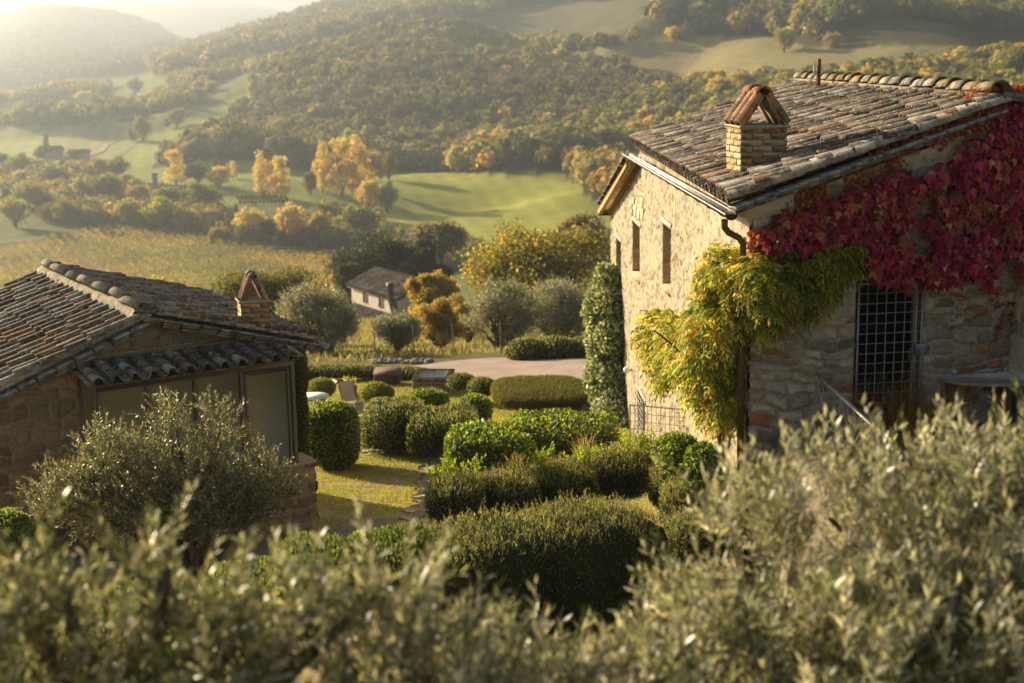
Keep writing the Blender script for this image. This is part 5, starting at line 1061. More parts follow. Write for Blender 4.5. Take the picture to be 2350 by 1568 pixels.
VT = [('y0', 95, 1340, 190, 175, 'lone yellow green tree on thin forked stem at the left frame edge above vineyard'),
      ('d0', 25, 1015, 110, 110, 'dark green tree cut by the left frame edge below the villa'),
      ('g0', 115, 1040, 150, 130, 'green round tree just below and left of the villa'),
      ('g1', 330, 1115, 190, 150, 'green spreading tree below the villa drive'),
      ('y1', 470, 1185, 135, 150, 'yellow green round tree left of the largest green tree of the row'),
      ('g2', 630, 1205, 200, 185, 'largest round green tree left of the row of small cypresses'),
      ('o0', 590, 1060, 110, 130, 'ochre green tree above the largest green tree, left one of a pair'),
      ('g0', 695, 1065, 130, 135, 'dull green tree at the edge of the sloping field, right one of a pair'),
      ('o1', 450, 1000, 130, 65, 'low ochre bush in the hedge under the villa drive'),
      ('b0', 240, 1010, 120, 70, 'grey brown bush directly under the villa'),
      ('g1', 200, 1255, 200, 190, 'broad green tree mass above the lone forked tree'),
      ('o1', 90, 1180, 130, 110, 'ochre low tree between left frame edge and broad green mass'),
      ('g0', 395, 1320, 160, 135, 'green tree at the top edge of the vineyard left part'),
      ('y1', 500, 1320, 120, 110, 'low yellow green tree at vineyard edge left of the round pair'),
      ('b1', 300, 1300, 150, 110, 'grey brown undergrowth tree at vineyard edge'),
      ('y0', 760, 1345, 175, 170, 'yellow green round tree in front of the row at the vineyard top'),
      ('y2', 950, 1365, 210, 200, 'big yellow green tree in the middle of the vineyard top edge'),
      ('o2', 1090, 1375, 160, 145, 'ochre tree touching the right side of the big yellow green tree'),
      ('o0', 820, 1205, 150, 115, 'ochre tree directly below the small cypress row'),
      ('g2', 975, 1240, 190, 140, 'green tree behind the big yellow green tree'),
      ('g0', 1190, 1250, 240, 165, 'wide green tree right of the cypress row'),
      ('b0', 1060, 1180, 130, 80, 'low brown tree right below the stone tower wall'),
      ('o1', 1230, 1355, 160, 145, 'ochre round tree below the wide green tree'),
      ('o0', 1280, 1425, 100, 90, 'small ochre tree at the bend of the vineyard edge'),
      ('p1', 1480, 1430, 170, 195, 'orange brown tree left end of the line along the track'),
      ('b2', 1580, 1440, 110, 140, 'thin grey brown tree second in the line along the track'),
      ('p1', 1715, 1445, 160, 240, 'golden crowned tree with dark stem in the line along the track'),
      ('o2', 1880, 1450, 170, 200, 'ochre tree right of the golden crowned one by the track'),
      ('g1', 1925, 1350, 190, 180, 'green tree behind the track line under the tall poplars'),
      ('g2', 2130, 1450, 240, 240, 'largest green tree at the right end of the track line'),
      ('b1', 2010, 1470, 150, 120, 'low brown tree between ochre tree and largest green tree'),
      ('b0', 1800, 1460, 100, 120, 'brown undergrowth tree between golden tree and ochre tree'),
      ('p0', 1040, 1090, 125, 175, 'golden poplar left of the dull olive coloured tree behind the cypress row'),
      ('d0', 1165, 1085, 150, 125, 'dull dark tree between golden poplar and small orange tree'),
      ('p1', 1290, 1110, 140, 130, 'small orange tree in the green field left of the yellow pair'),
      ('p0', 1370, 1050, 55, 85, 'slender golden tree standing behind the small orange tree'),
      ('d2', 1280, 1000, 100, 70, 'small dark tree at the wood edge above the orange tree'),
      ('p2', 1545, 1165, 120, 225, 'tall yellow poplar, left one of the pair in the green field'),
      ('p0', 1655, 1165, 120, 205, 'tall yellow poplar, right one of the pair in the green field'),
      ('p2', 1895, 1130, 130, 240, 'golden poplar at the left side of the tall poplar clump'),
      ('p0', 2010, 1150, 170, 280, 'tallest golden poplar in the middle of the clump'),
      ('p2', 2120, 1150, 170, 285, 'broad golden poplar right of the tallest in the clump'),
      ('o2', 2200, 1110, 150, 215, 'ochre poplar at the right side of the clump against the dark wood'),
      ('b2', 2285, 1060, 120, 150, 'brown round tree just right of the poplar clump'),
      ('p1', 2170, 1245, 145, 185, 'brightest yellow tree in front of the poplar clump'),
      ('g0', 2275, 1255, 120, 170, 'dull green tree right of the brightest yellow tree at field edge'),
      ('b0', 1825, 1150, 90, 140, 'thin brown bare tree left of the golden poplar clump'),
      ('o0', 1145, 945, 135, 120, 'ochre brown tree in front of the lower wood edge'),
      ('o1', 1040, 960, 110, 90, 'low ochre tree at the lower left wood corner'),
      ('d1', 1390, 1275, 42, 65, 'small dark conifer alone in the gap right of the valley trees'),
      ('g0', 840, 840, 110, 140, 'round green tree on the slope, left one above the sloping field'),
      ('b1', 785, 830, 80, 90, 'low brown bush left of the round tree on the slope'),
      ('g2', 1040, 750, 120, 110, 'green round tree halfway up the sloping green field'),
      ('d0', 985, 755, 45, 60, 'small dark bush left of the tree halfway up the field'),
      ('g0', 1495, 515, 70, 75, 'small hazy round tree in the upper green field'),
      ('g1', 625, 585, 100, 90, 'hazy tree with visible stem on the brown field'),
      ('g0', 795, 565, 90, 100, 'hazy round tree right of the stemmed one on the brown field'),
      ('b0', 490, 685, 40, 40, 'tiny bush on the brown hazy field, left one'),
      ('b0', 570, 650, 35, 45, 'tiny bush on the brown hazy field, right one'),
      ('d1', 228, 575, 26, 65, 'hazy thin cypress beside the pale far house'),
      ('d0', 315, 585, 70, 60, 'hazy dark tree right of the pale far house'),
      ('p1', 490, 600, 110, 60, 'hazy golden tree on the far hedge line'),
      ('g1', 1375, 405, 150, 65, 'hazy wide tree at the top of the upper field'),
      ('g1', 1620, 400, 110, 65, 'hazy tree right end of the hedge at top of the upper field')]
for k, x, yb, w, h, l in VT: vtree(k, Zt(x), Zt(yb), Zt(w) * (1.3 if k[0] != 'p' else 1.35), Zt(h) * 1.18, l)
for k, x, yb, w, h, l in (('y0', 1799, 120, 66, 62, 'large round yellow green tree at the top meadow edge, above the farmhouse chimney'), ('o1', 1910, 110, 52, 44, 'ochre round tree on the meadow edge right of the large yellow green one'),
                          ('p1', 1648, 245, 62, 78, 'orange tree left of the chimney, left one of two'), ('o2', 1702, 245, 56, 90, 'ochre golden tree just left of the chimney, right one of two'),
                          ('g2', 2330, 215, 110, 130, 'large green tree at the right frame edge above the ridge creeper'), ('p1', 2225, 190, 60, 40, 'low golden tree above the near end of the roof ridge'),
                          ('d0', 2020, 190, 26, 20, 'small dark bush on the dry meadow above the roof ridge'), ('y1', 1270, 88, 34, 26, 'small yellow green tree on the hedge between hill wood and grey meadow'),
                          ('p1', 1545, 90, 50, 32, 'golden low tree on the edge of the top wood, left of the grey meadow')):
    vtree(k, x, yb, w, h, l)
for i in range(14):   # young cypresses beside the far tower
    x = (318, 326, 333, 341, 347, 356, 371, 377, 383, 388, 394, 404, 415, 426)[i]; vtree('d1', x, 437 - (i % 3), 7, 15 + (i * 7) % 9, 'small dark cypress in the row beside the far stone tower', 'cypress', 'tree', 'young cypresses beside the far tower')
for i in range(26): vtree('d2', Zt(1400 + (i % 13) * 23 + (i // 13) * 12), Zt(1175 + (i // 13) * 28 - (i % 13) + (i * 7) % 5), 9, 11 + (i * 5) % 6, 'small dark young tree in the orchard rows on the valley field', 'orchard_tree', 'tree', 'young orchard trees in rows')

# ------------------------------------------------------------------ woods that read as one mass
def wood(name, label, polys, size, pals, seed, cell, dmin, dmax, cards=60, hgt=1.1, wts=None, xr=(-200, 2600), jitter=.45):
    rg = np.random.default_rng(seed); s0, s1 = (xr[0] - 1175) / 3300, (xr[1] - 1175) / 3300; X = []; y = dmin
    while y < dmax:
        xs = np.arange(s0 * y, s1 * y, cell); X.append(np.stack([xs + rg.normal(0, cell * jitter, len(xs)), np.full(len(xs), y) + rg.normal(0, cell * jitter, len(xs))], 1)); y += cell
    X = np.vstack(X); z = H(X[:, 0], X[:, 1]); P = np.column_stack([X, z]); u, v = pj(P); k = np.zeros(len(P), bool)
    for pl in polys: k |= inpoly(u, v, pl)
    k &= (v > -70) & (u > -80) & (u < 2430); P = P[k]; u, v = u[k], v[k]; n = len(P); print(name, n)
    r = rg.uniform(size[0], size[1], n) / 2; vi, fi = ICO[1]; g = MB()
    pn = fbm(P[:, 0] / 45, P[:, 1] / 45, 3, seed) + rg.normal(0, .18, n)
    pi = np.searchsorted(np.quantile(pn, np.cumsum(wts)[:-1]), pn) if wts else rg.integers(0, len(pals), n)
    base = A(pals)[pi] * rg.uniform(.75, 1.25, (n, 1)); cz = r * hgt
    V = P[:, None] + vi[None] * r[:, None, None] * A([.82, .82, .82 * hgt]) * rg.uniform(.8, 1.1, (n, len(vi), 1)); V[..., 2] += cz[:, None] * .9
    g.add(V.reshape(-1, 3), (fi[None] + (np.arange(n) * len(vi))[:, None, None]).reshape(-1, 3), np.repeat(base * .85, len(vi), 0))
    d = jit_dirs(n * cards, rg); d[:, 2] = np.where(d[:, 2] < -.3, -d[:, 2], d[:, 2]); rr = np.repeat(r, cards)[:, None]
    lump = 1 + .25 * np.sin(d[:, :1] * 5 + np.repeat(u, cards)[:, None]) * np.cos(d[:, 1:2] * 4 + d[:, 2:] * 5)
    Q = np.repeat(P, cards, 0) + d * rr * A([.9, .9, .9 * hgt]) * lump; Q[:, 2] += np.repeat(cz, cards) * .9
    g.leaves(Q, np.cross(d, rg.normal(size=d.shape)), nrm(d + rg.normal(size=d.shape) * .3), rr[:, 0] * rg.uniform(.35, .6, len(Q)), rr[:, 0] * .4, np.repeat(base, cards, 0) * rg.uniform(.75, 1.3, (len(Q), 1)))
    o = g.build(name, M['far'], origin=(0, 500, -50)); tagit(o, label, 'wood', kind='stuff'); return o
wood('oak_wood', 'dense dull green evergreen oak wood covering the central hill', [P_HILL], (3.8, 8.6), [(0.144, 0.131, 0.060), (0.188, 0.169, 0.075), (0.237, 0.200, 0.088), (0.450, 0.312, 0.100)], 31, 5.2, 520, 980, 46, wts=[.42, .37, .19, .02])
wood('mixed_wood', 'yellow green and ochre broadleaf wood along the foot of the hill', [P_BAND, P_LOWR], (4.8, 9.5), [(0.180, 0.188, 0.068), (0.270, 0.247, 0.083), (0.405, 0.330, 0.105), (0.570, 0.390, 0.105)], 32, 5.6, 400, 700, 85, hgt=1.15, wts=[.3, .35, .25, .1])
wood('hill_wood', 'broadleaf autumn wood on the top right slope above the meadows', [P_TOPR, P_TOPM], (8, 14), [(0.121, 0.135, 0.054), (0.189, 0.189, 0.068), (0.324, 0.270, 0.081), (0.459, 0.338, 0.095)], 33, 8.0, 690, 1500, 75, hgt=1.1, wts=[.4, .3, .2, .1], xr=(1000, 2600))
wood('far_wood', 'hazy woods on the slope behind the central hill', [P_TOPL], (9, 15), [(0.125, 0.125, 0.056), (0.188, 0.169, 0.069), (0.300, 0.237, 0.088)], 34, 9.5, 800, 2300, 34, wts=[.4, .35, .25], xr=(250, 1200))
wood('hedgerow', 'hazy hedgerows of trees between the far fields', HEDGES, (4.5, 8), [(0.168, 0.175, 0.063), (0.252, 0.231, 0.077), (0.392, 0.308, 0.098)], 35, 5.0, 620, 1300, 50, wts=[.4, .35, .25])
wood('far_ridge_wood', 'blue grey hazy trees along the far left hill', [[(-200, 225), (60, 215), (200, 190), (330, 190), (420, 180), (400, 100), (300, 10), (130, -30), (-200, 60)]], (9, 15), [(.08, .085, .04), (.12, .115, .05)], 36, 12, 1300, 2700, 14, xr=(-200, 470))
wood('undergrowth', 'scrub filling the gaps below the valley trees', [Z1([(-50, 1040), (100, 1020), (430, 1010), (560, 1075), (760, 1085), (900, 1185), (1200, 1200), (1330, 1300), (1330, 1430), (1150, 1385), (700, 1335), (500, 1330), (300, 1290), (180, 1200), (-50, 1190)]), Z1([(1420, 1440), (1450, 1380), (1700, 1390), (2000, 1300), (2240, 1300), (2260, 1440), (2150, 1480), (1900, 1460)]), [(905, 545), (1000, 575), (1120, 590), (1120, 625), (900, 620)], [(1280, 560), (1400, 570), (1400, 640), (1270, 620)]], (2.6, 5.6), [(.20, .19, .06), (.28, .24, .075), (.38, .29, .09)], 37, 3.6, 190, 560, 46, wts=[.45, .3, .25])
# vineyard rows
def vineyard():
    rg = np.random.default_rng(40); g = MB(); pts = []
    ang = rad(-62); du = A([math.cos(ang), math.sin(ang)]); dvv = A([-du[1], du[0]])
    for i in np.arange(-120, 120, 2.3):
        t = np.arange(-170, 170, .42); c = A([-55, 310]) + du * 0; q = c + du * t[:, None] + dvv * i; pts.append(q + rg.normal(0, .16, q.shape))
    X = np.vstack(pts); z = H(X[:, 0], X[:, 1]); P = np.column_stack([X, z]); u, v = pj(P)
    k = inpoly(u, v, [(-60, 760), (-60, 610), (0, 585), (40, 570), (130, 545), (240, 526), (430, 540), (600, 578), (762, 592), (765, 690), (400, 740)]) & (fbm(X[:, 0] / 3, X[:, 1] / 3, 2, 4) > .28); P = P[k]; n = len(P); print('vines', n)
    m = 5; Q = np.repeat(P, m, 0) + rg.normal(size=(n * m, 3)) * A([.22, .22, .32]) + A([0, 0, 1.0]); pn = np.repeat(fbm(P[:, 0] / 14, P[:, 1] / 14, 3, 8), m) + rg.normal(0, .12, n * m)
    pal = A([(.20, .20, .06), (.30, .25, .07), (.40, .31, .09), (.42, .28, .09)]); c = pal[np.clip(((pn - .25) * 8).astype(int), 0, 3)] * rg.uniform(.75, 1.25, (n * m, 1))
    g.leaves(Q, rg.normal(size=Q.shape), nrm(rg.normal(size=Q.shape) + ZUP * .4), rg.uniform(.25, .5, n * m), .28, c)
    o = g.build('vineyard', M['far'], origin=(-55, 310, -45)); tagit(o, 'yellow and green vineyard rows on the slope left of the little farmhouse', 'vineyard', kind='stuff')
vineyard()
# tracks on the valley floor
def strip(name, pts, w, col, mt='gravel', dz=.06, seg=12, dmin=150):
    q = A([ground(x, y, dmin) for x, y in pts]); t = np.linspace(0, 1, seg * len(pts)); q = np.stack([np.interp(t, np.linspace(0, 1, len(q)), q[:, i]) for i in range(2)], 1)
    d = nrm(np.gradient(q, axis=0)); s = np.stack([-d[:, 1], d[:, 0]], 1); V = []
    for k in (-1, -.33, .33, 1): e = q + s * w / 2 * k; V.append(np.column_stack([e, H(e[:, 0], e[:, 1]) + dz]))
    V = np.stack(V, 1).reshape(-1, 3); n = len(q); f = [(i * 4 + j, i * 4 + j + 1, i * 4 + j + 5, i * 4 + j + 4) for i in range(n - 1) for j in range(3)]
    m = MB(); m.add(V, f, col); o = m.build(name, M[mt]); o['kind'] = 'structure'
strip('track', [(560, 566), (640, 568), (720, 570), (780, 580), (815, 592)], 3.2, (.36, .28, .20), dz=.15)
strip('track', [(-20, 560), (60, 552), (130, 540), (190, 524)], 5, (.24, .22, .12), dz=.15)
strip('track', [(150, 362), (200, 358), (232, 348), (240, 336), (262, 326)], 3, (.42, .36, .26), dz=.25)

# ================================================================== SMALL FARMHOUSE AND VILLA
def simple_house(name, label, p, du, L, Wd, hw, rise, wallc, base=-3, tilesz=.5, seed=1):
    r = thing(name, label, 'house', p); du = nrm(A([du[0], du[1], 0.])); dw = A([-du[1], du[0], 0]); p = A(p, float); z = ZUP
    m = MB(); c0, c1, c2, c3 = p, p + du * L, p + du * L + dw * Wd, p + dw * Wd
    m.poly([c0 + z * base, c1 + z * base, c1 + z * hw, c0 + z * hw], wallc); m.poly([c3 + z * base, c2 + z * base, c2 + z * hw, c3 + z * hw], wallc)
    for a, b in ((c0, c3), (c1, c2)): m.poly([a + z * base, b + z * base, b + z * hw, (a + b) / 2 + z * (hw + rise), a + z * hw], wallc)
    m.build('wall', M['plaster'], r)
    m = MB(); k = .35 * rise / (Wd / 2)
    for a, sgn in ((c0, 1), (c3, -1)):
        e = a - dw * .35 * sgn + z * (hw - k + .05) - du * .3; s_ = nrm(dw * sgn * Wd / 2 + z * rise); SL = math.hypot(Wd / 2 + .35, rise + k)
        tiles(m, e, du, s_, L + .6, SL, sp=tilesz, ex=tilesz * 1.5, r=tilesz * .38, seed=seed, wts=[1, 1, 1, 3, 3, .5, 3, 2]); m.poly([e, e + du * (L + .6), e + du * (L + .6) + s_ * SL, e + s_ * SL], TP[6] * .9, z * -.1)
    rf = m.build('roof', M['tile'], r); return r, rf, du, dw
pA, pB = at(806, 652, 150), at(903, 681, 141.8)
fh, frf, fdu, fdw = simple_house('small_farmhouse', 'little pale stone farmhouse half hidden among trees in the middle distance', (pA[0], pA[1], -28.0), pB - pA, float(np.linalg.norm((pB - pA)[:2])) + 1.2, 6.5, 28.0 + pA[2] - .15, 1.35, (.66, .57, .47), seed=61)
fb = A([pA[0], pA[1], 0])
for x, y in ((856, 681), (892, 692)):
    q = atplane(x * 1.0 - 18 if False else x - 19, y, fb - fdw * .03, fdw) if False else atplane(x - 18, y, fb, fdw)
    m = MB(); m.box(q - fdw * .0, (.55, .16, 1.15), A([fdu, fdw, ZUP]), (.12, .10, .08), bev=.03); wn = m.build('window', M['wood'], fh)
    m = MB()
    for o in (-.33, .33): m.box(q + fdu * o - fdw * .03, (.1, .2, 1.3), A([fdu, fdw, ZUP]), (.56, .48, .40))
    m.box(q + ZUP * .65 - fdw * .03, (.76, .2, .12), A([fdu, fdw, ZUP]), (.56, .48, .40)); m.build('frame', M['plaster'], wn)
q = atplane(897, 690, fb - fdw * .35, fdw); m = MB(); m.tube([q + ZUP * 1.6, q + ZUP * .1, q + fdu * .5 - ZUP * .8, q + fdu * .55 - ZUP * 2.6], .33, 10, (.08, .06, .05)); m.tube([q + ZUP * 1.55, q + ZUP * 1.8], .42, 10, (.08, .06, .05)); m.build('flue_pipe', M['metal'], fh)
m = MB(); e = fb + fdu * 1.2 - fdw * 2.6 + ZUP * (pA[2] - 3.1); sl2 = nrm(fdw * 2.6 + ZUP * 1.0); tiles(m, e, fdu, sl2, 8.5, 2.7, sp=.5, ex=.8, r=.19, seed=62, wts=[1, 1, 2, 3, 2, .5, 3, 2]); m.poly([e, e + fdu * 8.5, e + fdu * 8.5 + sl2 * 2.7, e + sl2 * 2.7], TP[6] * .8, ZUP * -.1); m.poly([e - ZUP * 5, e + fdu * 8.5 - ZUP * 5, e + fdu * 8.5, e], (.46, .38, .3), fdw * .2); m.build('lower_roof', M['tile'], fh)
gv = ground(112, 362, 300)
vl, vr, vdu, vdw = simple_house('hazy_villa', 'hazy stone villa with dark roof beside a conifer on the left valley slope', (gv[0] - 4, gv[1], gv[2]), (1, -.15), 8, 5, 2.4, 1.6, (.5, .44, .36), seed=63, tilesz=.9)
simple_house('annex_house', 'low pale outbuilding right of the hazy villa', (gv[0] + 7, gv[1] + 3, gv[2]), (1, -.1), 7, 4, 1.5, .8, (.62, .54, .44), seed=64, tilesz=.9)
vtree('d1', 108, 350, 34, 40, 'hazy dark conifer standing over the far villa roof', dmin=300); vtree('g1', 92, 362, 44, 26, 'hazy round bush left of the far villa', dmin=300); vtree('o1', 172, 362, 50, 22, 'hazy ochre bush right of the villa outbuilding', dmin=300)
gv = ground(103, 232, 700); simple_house('far_house', 'tiny pale far house beside a thin cypress on the hazy slope', (gv[0] - 4, gv[1], gv[2]), (1, -.1), 9, 7, 5, 2, (.6, .58, .55), seed=65, tilesz=1.2)
gv = ground(419, 74, 1200); simple_house('far_house', 'tiny white house high up on the hazy saddle', (gv[0] - 6, gv[1], gv[2] + 1), (1, -.1), 14, 8, 5, 2, (.85, .83, .78), seed=66, tilesz=1.5)
gv = ground(577, 126, 700); simple_house('far_house', 'tiny white house at the woods above the sloping field', (gv[0] - 4, gv[1], gv[2] + 3), (1, -.1), 8, 6, 3.5, 1.5, (.85, .83, .78), seed=67, tilesz=1.5)
gv = ground(357, 438, 300); tw = thing('stone_tower', 'slim pale stone tower rising from the low walled yard behind the cypress row', 'tower', gv)
m = MB(); m.box(gv + ZUP * 2.6, (1.5, 1.5, 5.6), None, (.40, .36, .33), bev=.06); m.build('shaft', M['stone'], tw); m = MB(); m.box(gv + ZUP * 5.5, (1.9, 1.9, .35), None, (.34, .28, .24), bev=.05); m.build('cap', M['tile'], tw)
m = MB(); gw = ground(345, 438, 300); ge = ground(470, 434, 300); 
for i in range(12):
    t0, t1 = i / 12, (i + 1) / 12; a = gw + (ge - gw) * t0; b = gw + (ge - gw) * t1; a[2] = H(a[0], a[1]); b[2] = H(b[0], b[1]); m.beam(a + ZUP * .7, b + ZUP * .7, .5, 1.6, (.30, .26, .23), bev=.04)
tagit(m.build('yard_wall', M['stone']), 'long low dark wall running right from the far stone tower', 'wall')

# ================================================================== GARDEN OBJECTS
def frame_at(x, y, dmin=14): p = ground(x, y, dmin); return p, p[1] / FP
# gravel court and stone paving
def sheet(name, poly, col, mt, dz=.02, n=26, dmin=14):
    q = A([ground(x, y, dmin)[:2] for x, y in poly]); c = q.mean(0); V = [c]; rings = 8
    t = np.linspace(0, len(q), n * len(q) // 4, endpoint=False); e = np.stack([np.interp(t, np.arange(len(q) + 1), np.append(q[:, i], q[0, i])) for i in range(2)], 1); m_ = len(e)
    P = np.vstack([[c]] + [c + (e - c) * k / rings for k in range(1, rings + 1)]); V = np.column_stack([P, H(P[:, 0], P[:, 1]) + dz])
    f3 = [(0, 1 + i, 1 + (i + 1) % m_) for i in range(m_)]; f4 = [(1 + r * m_ + i, 1 + (r + 1) * m_ + i, 1 + (r + 1) * m_ + (i + 1) % m_, 1 + r * m_ + (i + 1) % m_) for r in range(rings - 1) for i in range(m_)]
    m = MB(); m.add(V, f4, col); m.V.append(np.zeros((0, 3))); m.F.append(A(f3)); m.C.append(np.zeros((0, 3))); o = m.build(name, M[mt]); o['kind'] = 'structure'; return o
sheet('gravel_court', [(945, 842), (1020, 832), (1120, 823), (1200, 820), (1390, 822), (1420, 850), (1400, 882), (1250, 884), (1150, 878), (1085, 868), (1010, 852)], (.46, .36, .30), 'gravel', .03)
sheet('paved_patio', [(700, 934), (770, 926), (812, 915), (845, 930), (850, 960), (850, 990), (835, 1020), (822, 1012), (815, 975), (770, 950), (705, 955)], (.34, .28, .22), 'gravel', .02)
def flat_stones(name, pts, sz, seed, dmin=14, col=(.40, .34, .25)):
    rg = np.random.default_rng(seed); m = MB()
    for x, y in pts:
        p = ground(x, y, dmin); k = rg.integers(6, 9); th = np.sort(rg.uniform(0, 2 * np.pi, k)) ; th = np.linspace(0, 2 * np.pi, k, endpoint=False) + rg.normal(0, .18, k); r = sz * rg.uniform(.75, 1.2, k)
        pts_ = [p + A([r[i] * math.cos(th[i]) * 1.25, r[i] * math.sin(th[i]), .035]) for i in range(k)]; m.poly(pts_, A(col) * rg.uniform(.75, 1.15), ZUP * -.09)
    o = m.build(name, M['stone']); o['kind'] = 'structure'; return o
rg = np.random.default_rng(12)
flat_stones('stone_path', [(1020 + rg.normal(0, 9) - max(0, y - 1090) * .45, y) for y in np.linspace(1040, 1195, 26)] + [(1000 + rg.normal(0, 12) - max(0, y - 1090) * .5, y) for y in np.linspace(1050, 1190, 18)], .20, 13)
flat_stones('patio_stones', [(830 + rg.normal(0, 12), y) for y in np.linspace(925, 1008, 26)] + [(850 + rg.normal(0, 10), y) for y in np.linspace(1015, 1035, 8)], .2, 14)
st = thing('dry_stone_edge', 'low line of grey field stones under the small olive along the court', 'stones', ground(920, 832, 20)); m = MB()
for i in range(90):
    p = ground(858 + 130 * rg.random(), 836 - 6 * rg.random(), 20); r = rg.uniform(.05, .13); m.ico(p + ZUP * r * .5, (r * 1.2, r, r * .8), 2, A((.30, .27, .24)) * rg.uniform(.6, 1.2), .3, i)
for i in range(16):
    p = ground(1320 + 40 * rg.random(), 936 + 22 * rg.random(), 20); r = rg.uniform(.08, .2); m.ico(p + ZUP * r * .5, (r * 1.2, r, r * .8), 2, A((.32, .29, .25)) * rg.uniform(.6, 1.2), .3, i)
m.build('stone', M['stone'], st)['kind'] = 'stuff'
# stone well box
p, s = frame_at(990, 906); wx = thing('well_box', 'square stone well box with brick rim and grey metal lid on the lawn', 'well', p); ux = A([math.cos(rad(-4)), math.sin(rad(-4)), 0]); uy = A([-ux[1], ux[0], 0]); Lx, Ly, Hz = 88 * s, 1.35, 37 * s
cx = p + uy * Ly / 2; m = MB(); rg = np.random.default_rng(3)
m.box(cx + ZUP * (Hz / 2 - .1), (Lx - .06, Ly - .06, Hz - .05), A([ux, uy, ZUP]), (.26, .22, .17))
for zz in np.arange(.0, Hz - .06, .1):
    for fx in np.arange(-Lx / 2, Lx / 2 - .1, .22):
        for sg in (-1, 1): m.box(cx + ux * (fx + .12 + rg.uniform(-.02, .02)) + uy * sg * (Ly / 2 - .02) + ZUP * (zz + .05), (.2, .06, .085), A([ux, uy, ZUP]), A((.34, .28, .2)) * rg.uniform(.7, 1.15), bev=.012)
    for fy in np.arange(-Ly / 2, Ly / 2 - .1, .22):
        for sg in (-1, 1): m.box(cx + ux * sg * (Lx / 2 - .02) + uy * (fy + .12) + ZUP * (zz + .05), (.06, .2, .085), A([ux, uy, ZUP]), A((.34, .28, .2)) * rg.uniform(.7, 1.15), bev=.012)
m.build('body', M['stone'], wx); m = MB()
for sg in (-1, 1): m.box(cx + uy * sg * (Ly / 2 - .07) + ZUP * (Hz), (Lx + .04, .18, .06), A([ux, uy, ZUP]), (.34, .22, .13), bev=.012); m.box(cx + ux * sg * (Lx / 2 - .07) + ZUP * (Hz + .003), (.18, Ly - .2, .06), A([ux, uy, ZUP]), (.34, .22, .13), bev=.012)
m.build('rim', M['tile'], wx); m = MB(); m.box(cx + ZUP * (Hz), (Lx - .26, Ly - .26, .03), A([ux, uy, ZUP]), (.5, .52, .54), bev=.008); ld = m.build('lid', M['metal'], wx)
m = MB(); m.tube([cx + ZUP * (Hz + .02), cx + ZUP * (Hz + .12)], .014, 6, (.1, .09, .08)); m.tube([cx - ux * .09 + ZUP * (Hz + .12), cx + ux * .09 + ZUP * (Hz + .12)], .014, 6, (.1, .09, .08)); m.build('handle', M['metal'], ld)
# wooden chest
p, s = frame_at(888, 884); cb = thing('wooden_chest', 'dark brown wooden garden chest with low sloping lid behind the yellow bush', 'chest', p); L_, H_ = 60 * s, 30 * s; m = MB(); m.box(p + A([0, .35, H_ * .38]), (L_, .62, H_ * .76), None, (.10, .06, .045), bev=.015)
for k in np.linspace(-L_ / 2 + .06, L_ / 2 - .06, 7): m.box(p + A([k, .035, H_ * .38]), (.085, .02, H_ * .7), None, (.12, .075, .055), bev=.004)
m.build('box', M['wood'], cb); m = MB(); m.poly([p + A([-L_ / 2 - .03, 0, H_ * .78]), p + A([L_ / 2 + .03, 0, H_ * .78]), p + A([L_ / 2 + .03, .7, H_]), p + A([-L_ / 2 - .03, .7, H_])], (.16, .09, .07), ZUP * .035); m.build('lid', M['wood'], cb)
# barrel planter
p, s = frame_at(801, 907); bp = thing('barrel_planter', 'dark half barrel planter with a yellow flowering plant behind the deck chairs', 'planter', p); r = 20 * s; m = MB(); k = np.linspace(0, 1, 7); m.tube([p + ZUP * t * 22 * s for t in k], [r * (.82 + .18 * math.sin(t * 2.2)) for t in k], 20, (.11, .07, .05)); m.build('barrel', M['wood'], bp)
m = MB()
for zz in (.05, .19): m.tube([p + ZUP * zz, p + ZUP * (zz + .03)], r * .99, 20, (.09, .08, .08))
m.build('hoop', M['metal'], bp); m = MB(); rg = np.random.default_rng(4); b_ = p + ZUP * 22 * s; P = b_ + rg.normal(size=(50, 3)) * A([.06, .06, .02]); shoots(m, P, rg.normal(size=(50, 3)) * .5 + ZUP, 8, .28, .07, .04, YEL, 4, stem=2)
m.build('plant', M['leaf'], bp)
# deck chairs
def deck_chair(label, x, y, rot, sc=1.0):
    p, s = frame_at(x, y); r = thing('deck_chair', label, 'deck chair', p, 'deck chairs on the patio'); c, s_ = math.cos(rot), math.sin(rot); f = A([s_, -c, 0]) ; w = A([c, s_, 0]); cc = (.34, .24, .14)
    for sg in (-1, 1):
        o = w * sg * .31 * sc
        for nm, a, b in (('frame_bar', -f * .52 + ZUP * .95, f * .40 + ZUP * .02), ('frame_bar', f * .55 + ZUP * .38, -f * .30 + ZUP * .02)):
            m = MB(); m.beam(p + o + a * sc, p + o + b * sc, .03, .045, cc, bev=.005); m.build(nm, M['wood'], r)
    t = np.linspace(0, 1, 12)[:, None]; a, b, mid = -f * .50 * sc + ZUP * .93 * sc, f * .54 * sc + ZUP * .38 * sc, f * .1 * sc + ZUP * .06 * sc; q = p + (1 - t) ** 2 * a + 2 * t * (1 - t) * mid + t * t * b
    V = np.stack([q - w * .27 * sc, q + w * .27 * sc], 1).reshape(-1, 3); m = MB(); m.add(V, [(2 * i, 2 * i + 1, 2 * i + 3, 2 * i + 2) for i in range(11)], (.62, .50, .36)); m.build('sling', M['cloth'], r); return r
deck_chair('cream canvas deck chair facing the lens in front of the planter barrel', 802, 932, rad(20), .72); deck_chair('cream canvas deck chair turned sideways between cottage and planter barrel', 745, 926, rad(-60), .72); deck_chair('cream canvas deck chair partly hidden behind cottage corner', 716, 922, rad(-100), .7)
